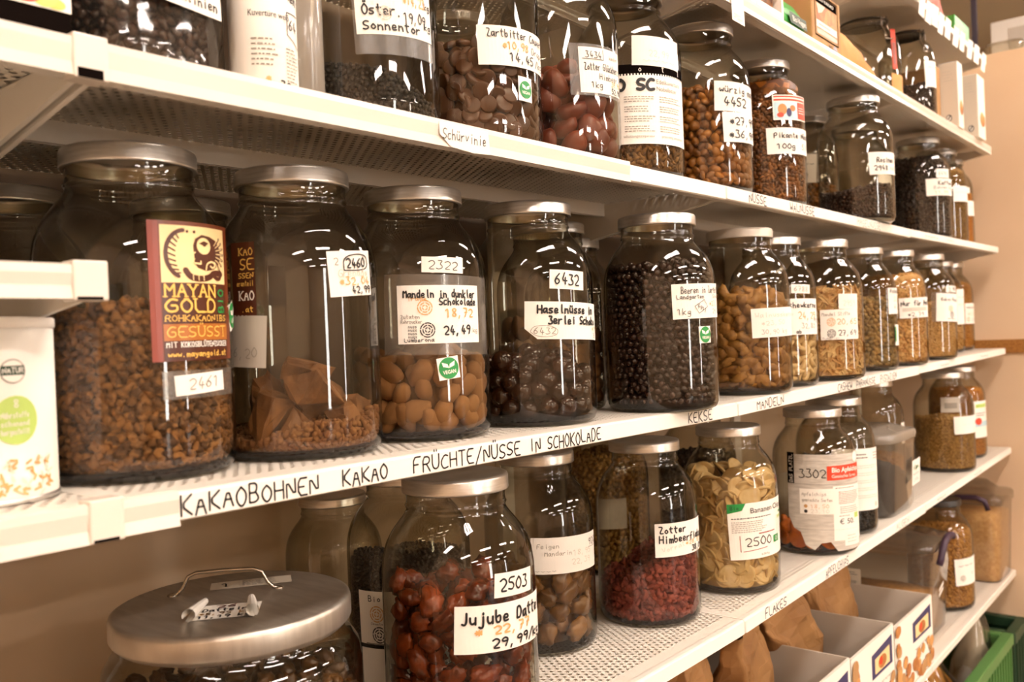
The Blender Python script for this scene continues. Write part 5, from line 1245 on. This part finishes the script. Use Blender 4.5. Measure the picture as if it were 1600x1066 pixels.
paper_bag('paper_bag', [(1.655, .20, zE + .006, .09, .07, 0), (1.648, .19, zE + .12, .09, .055, .0), (1.585, .175, zE + .21, .095, .03, -.1), (1.55, .16, zE + .285, .09, .009, -.1)], 'large brown paper bag standing in the tray beside the clip box', 7)
paper_bag('paper_bag', [(.955, .17, zof('E', .95) + .001, .07, .06, 0), (.95, .16, zE + .10, .072, .05, .1), (.955, .14, zE + .19, .07, .028, .2), (.96, .13, zE + .245, .07, .010, .3)], 'brown paper bag on the lowest shelf left of the white trays', 8)
paper_bag('paper_bag', [(.78, .18, zof('E', .78) + .001, .07, .06, 0), (.78, .17, zE + .10, .072, .05, .1), (.80, .15, zE + .18, .07, .028, .2), (.81, .14, zE + .22, .07, .010, .3)], 'brown paper bag at the bottom edge of the frame', 9)

zc = zof('E', 1.99) + .001
t = empty('clip_box', (1.985, .165, zc), 'clear plastic clip box with a purple clip beside the white trays', 'storage box')
b = MB(); b.loft([superring(0, 0, .0006, .086, .118, 44, .3), superring(0, 0, .006, .092, .124, 44, .28), superring(0, 0, .20, .102, .138, 44, .26), superring(0, 0, .206, .105, .141, 44, .26)], 'plastic_clear', cap1=False); b.build('box_wall', t)
b = MB(); b.loft([superring(0, 0, .2065, .104, .140, 44, .26), superring(0, 0, .2085, .108, .144, 44, .26), superring(0, 0, .219, .108, .144, 44, .26), superring(0, 0, .224, .103, .139, 44, .28), superring(0, 0, .224, .088, .122, 44, .35), superring(0, 0, .234, .080, .114, 44, .35)], 'plastic_clear'); lidb = b.build('box_lid', t)
b = MB(); b.tube([(-.060, -.1475, .178), (-.052, -.150, .190), (-.050, -.152, .206), (-.030, -.152, .222), (.0, -.150, .228), (.030, -.150, .230), (.052, -.150, .226), (.055, -.149, .219)], .0080, 'plastic_purple', 8); tag(b.build('clip', t), 'dark purple clip')
s = Sheet(plane_fn((-.1055, .062, .110), (0, -1, 0), (-.04, 0, 1)), .2); s.rect(0, 0, .046, .046, 'paper_aged', 0); s.greek(.014, .030, .040, .040, 2, 'ink_black', .0006); s.greek(.016, .006, .042, .018, 3, 'ink_black', .0006, 3); s.build('box_label', t)
s = Sheet(plane_fn((-.02, -.1335, .090), (1, 0, .3), (0, -.06, 1)), .2); s.rect(0, 0, .04, .008, 'white_ink', 0); s.rect(0, .012, .04, .020, 'white_ink', 0); s.build('box_sticker', t)
cb = [superring(0, 0, .003 + k * .020, .084 + .002 * k, .116 + .002 * k, 40, .32) for k in range(5)]
b = MB(); b.loft(crumple(cb, .003, 110, 8), 'granola'); o = b.build('crumbs', None, t.location); tag(o, 'brown crumbly flakes in the clear clip box', 'flakes', kind='stuff')
e5 = glass_jar('e5', 'E', 2.2267, .0945, 1.1, 'dark lidded glass jar of granola between the clip box and oat container', 'lid_dark')
s = label_on(e5, -141.3, .1328, .0900, .0673, .038); s.hand('~~~', .010, .046, .008, .05, 'ink_black', .0010); s.rosette(.020, .018, .007, 'ink_grey'); s.hand('~', .05, .02, .018, .012, 'ink_grey', .0008); done(s)
fill_stuff(e5, 'granola', [lump(i, (.012, .009, .007), .25, 2.0) for i in range(4)], 'granola', 'golden granola in the dark lidded jar', 'granola', slope(.20), .0095, .0082, .0072, seed=80)
zt = zof('E', 2.56)
t = empty('oat_container', (2.560, .086, zt), 'tall clear plastic container of oat flakes at the far end of the lowest shelf', 'container')
b = MB(); b.loft([superring(0, 0, .0006, .084, .076, 40, .3), superring(0, 0, .006, .088, .080, 40, .28), superring(0, 0, .215, .094, .088, 40, .26)], 'plastic_clear', cap1=False); b.build('container_wall', t)
b = MB(); b.loft([superring(0, 0, .2155, .0955, .0895, 40, .26), superring(0, 0, .218, .099, .093, 40, .26), superring(0, 0, .236, .099, .093, 40, .26), superring(0, 0, .242, .094, .088, 40, .3), superring(0, 0, .246, .070, .064, 40, .4), superring(0, 0, .272, .040, .036, 40, .6), superring(0, 0, .276, .020, .018, 40, .8)], 'plastic_clear'); b.build('container_lid', t)
b = MB(); b.tube([(-.106, .05, .222), (-.104, .02, .236), (-.101, -.03, .238), (-.100, -.052, .230), (-.099, -.060, .205)], .0075, 'plastic_purple', 8); tag(b.build('clip', t), 'dark purple clip')
oc = dict(loc=(2.560, .086, zt), s=1, face=-166, rin=.078)
cb = [superring(0, 0, .003 + k * .020, .083 + .0004 * k, .075 + .0005 * k, 40, .3) for k in range(10)]
b = MB(); b.loft(crumple(cb, .002, 150, 9), 'oat'); o = b.build('oat_flakes', None, t.location); tag(o, 'pale oat flakes filling the tall clear container', 'oat flakes', kind='stuff')

# crates below the lowest shelf
b = MB(); b.box(.9, 2.655, -.30, .418, -1.148, -1.06, 'shelf_paint'); o = b.build('base_plinth', None, bevel=.004); tag(o, 'low white shelving plinth under the green crates', 'plinth')
def crate(x0, x1, y0, y1, z0, z1, m, label):
    t = empty('plastic_crate', ((x0 + x1) / 2, (y0 + y1) / 2, z0), label, 'crate')
    hx, hy, h = (x1 - x0) / 2, (y1 - y0) / 2, z1 - z0; th = .012
    b = MB(); b.box(-hx, hx, -hy, hy, .0005, .01, m)
    for sg in (-1, 1):
        b.box(-hx, hx, sg * hy - th / 2, sg * hy + th / 2, .01, h - .03, m); b.box(sg * hx - th / 2, sg * hx + th / 2, -hy, hy, .01, h - .03, m)
        n = int(hx * 2 / .03)
        for k in range(n): x = -hx + (k + .5) * hx * 2 / n; b.box(x - .003, x + .003, sg * (hy + .009) - .004, sg * (hy + .009) + .004, .02, h - .03, m)
    b.build('crate_wall', t)
    b = MB()
    for sg in (-1, 1):
        b.box(-hx - .014, hx + .014, sg * hy - .014, sg * hy + .014, h - .03, h, m); b.box(sg * hx - .014, sg * hx + .014, -hy + .014, hy - .014, h - .03, h, m)
    b.build('crate_rim', t, bevel=.003)
crate(1.93, 2.455, -.010, .38, -1.055, -.770, 'crate_green', 'green plastic crate of pasta bags under the lowest shelf')
crate(2.495, 3.0 - .36, -.012, .38, -1.055, -.775, 'plastic_dark_green', 'dark green plastic crate at the foot of the partition')
def soft_bag(name, x, y, z, hx, hy, h, m, label, seed, film=True):
    t = empty(name, (x, y, z), label, 'bag')
    rr = []
    for k in range(9):
        f = k / 8; w = math.sin(min(1, f * 1.25 + .35) * 1.5708) * (1 - .75 * max(0, f - .55) / .45)
        rr.append(superring(0, 0, .001 + f * h, hx * w, hy * w, 30, .7))
    b = MB(); b.loft(crumple(rr, .006, 45, seed), m); b.build('bag_filling', t)
    if film:
        b = MB(); b.loft(crumple([[(p[0] * 1.06, p[1] * 1.06, p[2] * 1.12) for p in r] for r in rr], .009, 60, seed + 1), 'bag_film'); b.build('bag_film', t)
soft_bag('pasta_bag', 2.09, .115, -1.044, .12, .085, .300, 'pasta', 'clear bag of orange yellow pasta in the green crate, front one', 3)
soft_bag('pasta_bag', 2.31, .27, -1.044, .09, .08, .30, 'pasta', 'clear bag of orange yellow pasta deeper in the green crate', 5)
soft_bag('grey_bag', 2.365, .060, -1.044 + .0, .065, .050, .350, 'paper_grey', 'grey crumpled plastic bag at the right end of the green crate', 8)

# ------------------------------------------------------------------ shelf A goods
zA = .571
t = empty('wooden_tray', (1.028, .100, zA), 'white edged display tray of dark goods above the spicy nut jar', 'tray')
b = MB(); b.box(-.085, .085, -.095, .10, .0005, .004, 'carton'); b.box(-.085, -.078, -.095, .10, .004, .055, 'white_gloss'); b.box(.078, .085, -.095, .10, .004, .055, 'white_gloss'); b.box(-.078, .078, .094, .10, .004, .055, 'white_gloss'); b.box(-.078, .078, -.095, -.089, .004, .018, 'white_gloss'); b.box(-.015, -.005, -.0955, -.0885, .004, .055, 'white_gloss'); b.box(-.078, .078, -.0952, -.0888, .050, .056, 'white_gloss'); b.build('tray_frame', t)
b = MB(); b.box(-.074, .074, -.084, .09, .005, .046, 'spicy'); o = b.build('snack_packets', None, t.location, bevel=.004); tag(o, 'dark brown snack packets in the white edged tray', 'snacks', kind='stuff')
t = empty('carton_box', (1.295, .045, zA), 'brown product carton with a framed picture front above the raisin jar', 'box')
b = MB(); b.box(-.068, .068, -.042, .040, .0005, .096, 'carton'); b.build('carton_body', t, bevel=.0012)
s = Sheet(plane_fn((-.066, -.0424, .0015), (1, 0, 0), (0, 0, 1)), .3); w, h = .132, .093
s.rect(0, 0, w, h, 'carton', 0); s.frame(.012, .016, w - .012, h - .004, .0025, 'dark_print', .0003); s.rect(.016, h - .020, w - .016, h - .006, 'dark_print', .0003); s.type('BIO KAKAO', .030, h - .0150, .0060, .070, 'white_ink', .0006)
s.rect(.020, .044, w - .020, h - .021, 'hazel_print', .0003); s.poly([(.020, h - .021), (.060, h - .021), (.045, .060), (.028, .055)], 'paper_aged', .0004); s.rect(.018, .031, w - .018, .043, 'paper', .0004); s.greek(.028, .034, .100, .040, 1, 'ink_grey', .0006); s.rect(.018, .020, w - .018, .029, 'mayan_ochre', .0004)
s.type('BIO', .072, .0035, .0080, .018, 'ink_black', .0004); s.ell(.104, .0080, .010, .0060, 'mayan_dark', .0004); s.build('picture_front', t, 'framed brown picture panel')
t = empty('green_packet', (1.170, .018, zA), 'small green packet leaning in front of the brown carton', 'packet')
b = MB(); b.loft([superring(0, 0, .0005, .048, .012, 24, .4), superring(0, .004, .036, .047, .010, 24, .4), superring(-.006, .008, .056, .038, .003, 24, .4)], 'plastic_green'); b.build('packet_body', t)
s = Sheet(plane_fn((-.020, -.0132, .016), (1, 0, 0), (0, .12, 1)), .3); s.rect(-.01, -.003, .06, .016, 'plastic_dark_green', 0); s.type('Bio-Vegan', 0, .002, .010, .055, 'white_ink', .0004); s.build('packet_print', t)
rings = [superring(x, y, .571, hx, hz, 26, .6) for x, y, hx, hz in ()]
b = MB(); rr = []
for f in np.linspace(0, 1, 9):
    x = 1.385 + f * .285; h = .074 * (1 - f) ** .7 + .016; w = .044 - .008 * f; R8 = []
    for i in range(24):
        a = 2 * math.pi * i / 24; c, s_ = math.cos(a), math.sin(a)
        R8.append((x + .006 * s_, .062 + w * math.copysign(abs(c) ** .6, c), h / 2 + .0012 + h / 2 * math.copysign(abs(s_) ** .6, s_)))
    rr.append(R8)
b.loft([[(p[0], p[1], max(.0008, p[2])) for p in r] for r in crumple(rr, .0035, 55, 12)], 'kraft_light'); o = b.build('kraft_bag', None, (0, 0, zA)); tag(o, 'orange brown kraft bag lying folded along the shelf edge', 'paper bag')
def clip_jar(x, y, R, h, label, contents, m, lab):
    t = empty('clip_top_jar', (x, y, zA), label, 'jar')
    k = R / .08
    b = MB(); b.lathe([(0, .003), (R * .8, .003), (R * .85, .0005), (R * .97, .004), (R, .016), (R, h * .66), (R * .97, h * .74), (R * .85, h * .83), (R * .68, h * .89), (R * .64, h * .91), (R * .66, h * .93), (R * .66, h * .945)], 'glass', 56); b.build('jar_body', t)
    b = MB(); b.lathe([(R * .68, h * .95), (R * .69, h * .955), (R * .69, h * .975), (R * .6, h * .99), (0, h)], 'glass_base' if not m else m, 48); b.build('lid', t)
    a = R_(-120); P = [(R * .70, h * .95), (R * .80, h * .97), (R * .86, h * .90), (R * .84, h * .86), (R * .98, h * .78), (R * 1.01, h * .72)]
    b = MB()
    for da in (-.12, .12): b.tube([(r * math.cos(a + da), r * math.sin(a + da), z) for r, z in P], .0018, 'wire_steel', 7)
    b.tube([(P[-1][0] * math.cos(a - .12), P[-1][0] * math.sin(a - .12), P[-1][1]), (P[-1][0] * math.cos(a + .12), P[-1][0] * math.sin(a + .12), P[-1][1])], .0018, 'wire_steel', 7)
    b.build('wire_clip', t)
    return dict(root=t, loc=(x, y, zA), R=R, s=R / .0722, rin=R * .96, face=math.degrees(math.atan2(CAM.y - y, CAM.x - x)))
cj = clip_jar(1.885, .128, .079, .226, 'large clip top jar with an orange pink tag behind the kraft bag', None, None, None)
s = label_on(cj, -118, .185, .016, .090, .05, 'print_red', 'ribbon_tag'); s.rect(.002, .01, .013, .06, 'mayan_maroon', .0009); done(s, 'orange pink ribbon tag')
s = label_on(cj, -118, .085, .055, .060, 0, 'kraft_light', 'label'); s.rect(0, 0, .055, .014, 'paper', .0009); done(s, 'orange label')
fill_stuff(cj, 'grain', [lump(i, (.012, .01, .008), .2, 2.0) for i in range(2)], 'brown_chips', 'brown chips low in the clip top jar behind the kraft bag', 'chips', slope(.03), .012, .010, .009, seed=90)
dj = clip_jar(2.035, .078, .0638, .222, 'slim dark lidded jar of grey grains left of the tall white boxes', None, 'lid_dark', None)
s = label_on(dj, -128, .138, .064, .062, .05); s.hand('~~~~', .012, .044, .007, .040, 'ink_black', .0006); s.hand('~~~', .014, .026, .007, .032, 'ink_pale', .0006); done(s)
fill_stuff(dj, 'raisin', [lump(i, (.008, .007, .006), .2, 2.0) for i in range(3)], 'grey_grains', 'grey brown grains in the slim dark lidded jar', 'grains', slope(.085), .0085, .0075, .0065, seed=91)
b = MB(); b.box(-.016, .016, -.055, .055, .0005, .150, 'carton'); o = b.build('thin_carton', None, (2.128, .085, zA), bevel=.001); tag(o, 'thin brown carton squeezed between the slim jar and first white box', 'box')
for i, (x0, x1, y0, y1, h, lb) in enumerate(((2.152, 2.200, -.008, .036, .163, 'tall white box with a recycling dot, nearer of the pair'), (2.330, 2.410, -.014, .021, .166, 'tall white box with a recycling dot, last before the partition'))):
    t = empty('tall_box', ((x0 + x1) / 2, (y0 + y1) / 2, zA), lb, 'box', 'tall white boxes on the second highest shelf')
    hx, hy = (x1 - x0) / 2, (y1 - y0) / 2
    b = MB(); b.box(-hx, hx, -hy, hy, .0005, h, 'paper'); b.build('box_body', t, bevel=.0008)
    s = Sheet(plane_fn((-hx - .0003, hy, .0005), (0, -1, 0), (0, 0, 1)), .3); w = hy * 2
    s.rect(.001, 0, w - .001, h - .002, 'paper_aged', 0); s.ell(w * .5, .024, .0068, .0085, 'ink_black', .0002); s.ell(w * .5, .024, .0050, .0064, 'paper', .0004); s.line([(w * .5 - .002, .021), (w * .5 + .003, .029)], .0026, 'ink_black', .0006); s.greek(w * .2, h - .05, w * .8, h - .02, 4, 'ink_pale', .0003); s.build('side_print', t, 'pale side with a recycling dot')
    s = Sheet(plane_fn((-hx, -hy - .0003, .0005), (1, 0, 0), (0, 0, 1)), .3); s.rect(0, 0, hx * 2, h - .001, 'white_ink', 0); s.ell(hx * 1.2, .05, hx * .7, .018, 'hazel_print', .0003); s.ell(hx * 1.1, .060, hx * .4, .010, 'oat', .0005); s.build('picture_front', t, 'white front with a picture of a bowl')
b = MB(); b.loft(crumple([superring(0, 0, .001 + k * .006, .062, .045, 24, .6) for k in range(5)], .005, 60, 15), 'pasta'); o = b.build('flat_packet', None, (2.43, .075, zA)); tag(o, 'flat yellow packet lying behind the last tall white box', 'packet')

# shelf T goods and the wall top
zT = .82
b = MB(); b.loft(crumple([superring(0, 0, .001 + k * .014, .085 * (1 - .03 * k), .05, 28, .6) for k in range(6)], .004, 50, 21), 'white_gloss'); o = b.build('white_bag', None, (1.975, .075, zT)); tag(o, 'white bag lying on the topmost shelf', 'bag')
b = MB(); b.loft(crumple([superring(0, 0, .001 + k * .022, .060 * (1 - .06 * k), .045 * (1 - .08 * k), 28, .6) for k in range(7)], .005, 60, 22), 'print_red'); o = b.build('orange_packet', None, (2.155, .065, zT)); tag(o, 'orange red crinkled packet on the topmost shelf', 'packet')
b = MB(); b.box(-.075, .075, -.045, .05, .0005, .06, 'plastic_green'); o = b.build('green_box', None, (2.325, .06, zT), bevel=.002); tag(o, 'bright green box at the end of the topmost shelf', 'box')
b = MB(); b.loft(crumple([superring(0, 0, .001 + k * .006, .026, .06 * (1 - .05 * k), 28, .7) for k in range(6)], .005, 70, 23), 'bag_film'); o = b.build('folded_film', None, (2.692, -.01, .868)); tag(o, 'folded clear plastic film lying on top of the partition', 'plastic film')
# things beyond the partition
t = empty('white_cabinet', (4.15, .20, -1.15), 'white cabinet in the room beyond the partition', 'cabinet')
b = MB(); b.box(-.15, .45, -.55, .075, 0, 2.50, 'white_gloss'); b.build('cabinet_body', t, bevel=.004)
b = MB(); b.box(-.153, -.1501, -.53, .005, .1, 2.46, 'tray_inside'); b.build('door', t)
t = empty('dark_poster', (4.6, 0, 0), 'dark blue poster hanging in the room beyond the partition', 'poster')
b = MB(); b.box(-.10, -.09, -.40, .225, 1.50, 1.80, 'print_blue'); b.build('poster_sheet', t)
b = MB(); b.box(-.01, .01, -.01, .01, 0, 2.95, 'post_paint'); o = b.build('dark_post', None, (4.0, .335, -1.15)); tag(o, 'thin dark blue post beyond the partition', 'post')
bpy.context.view_layer.update()
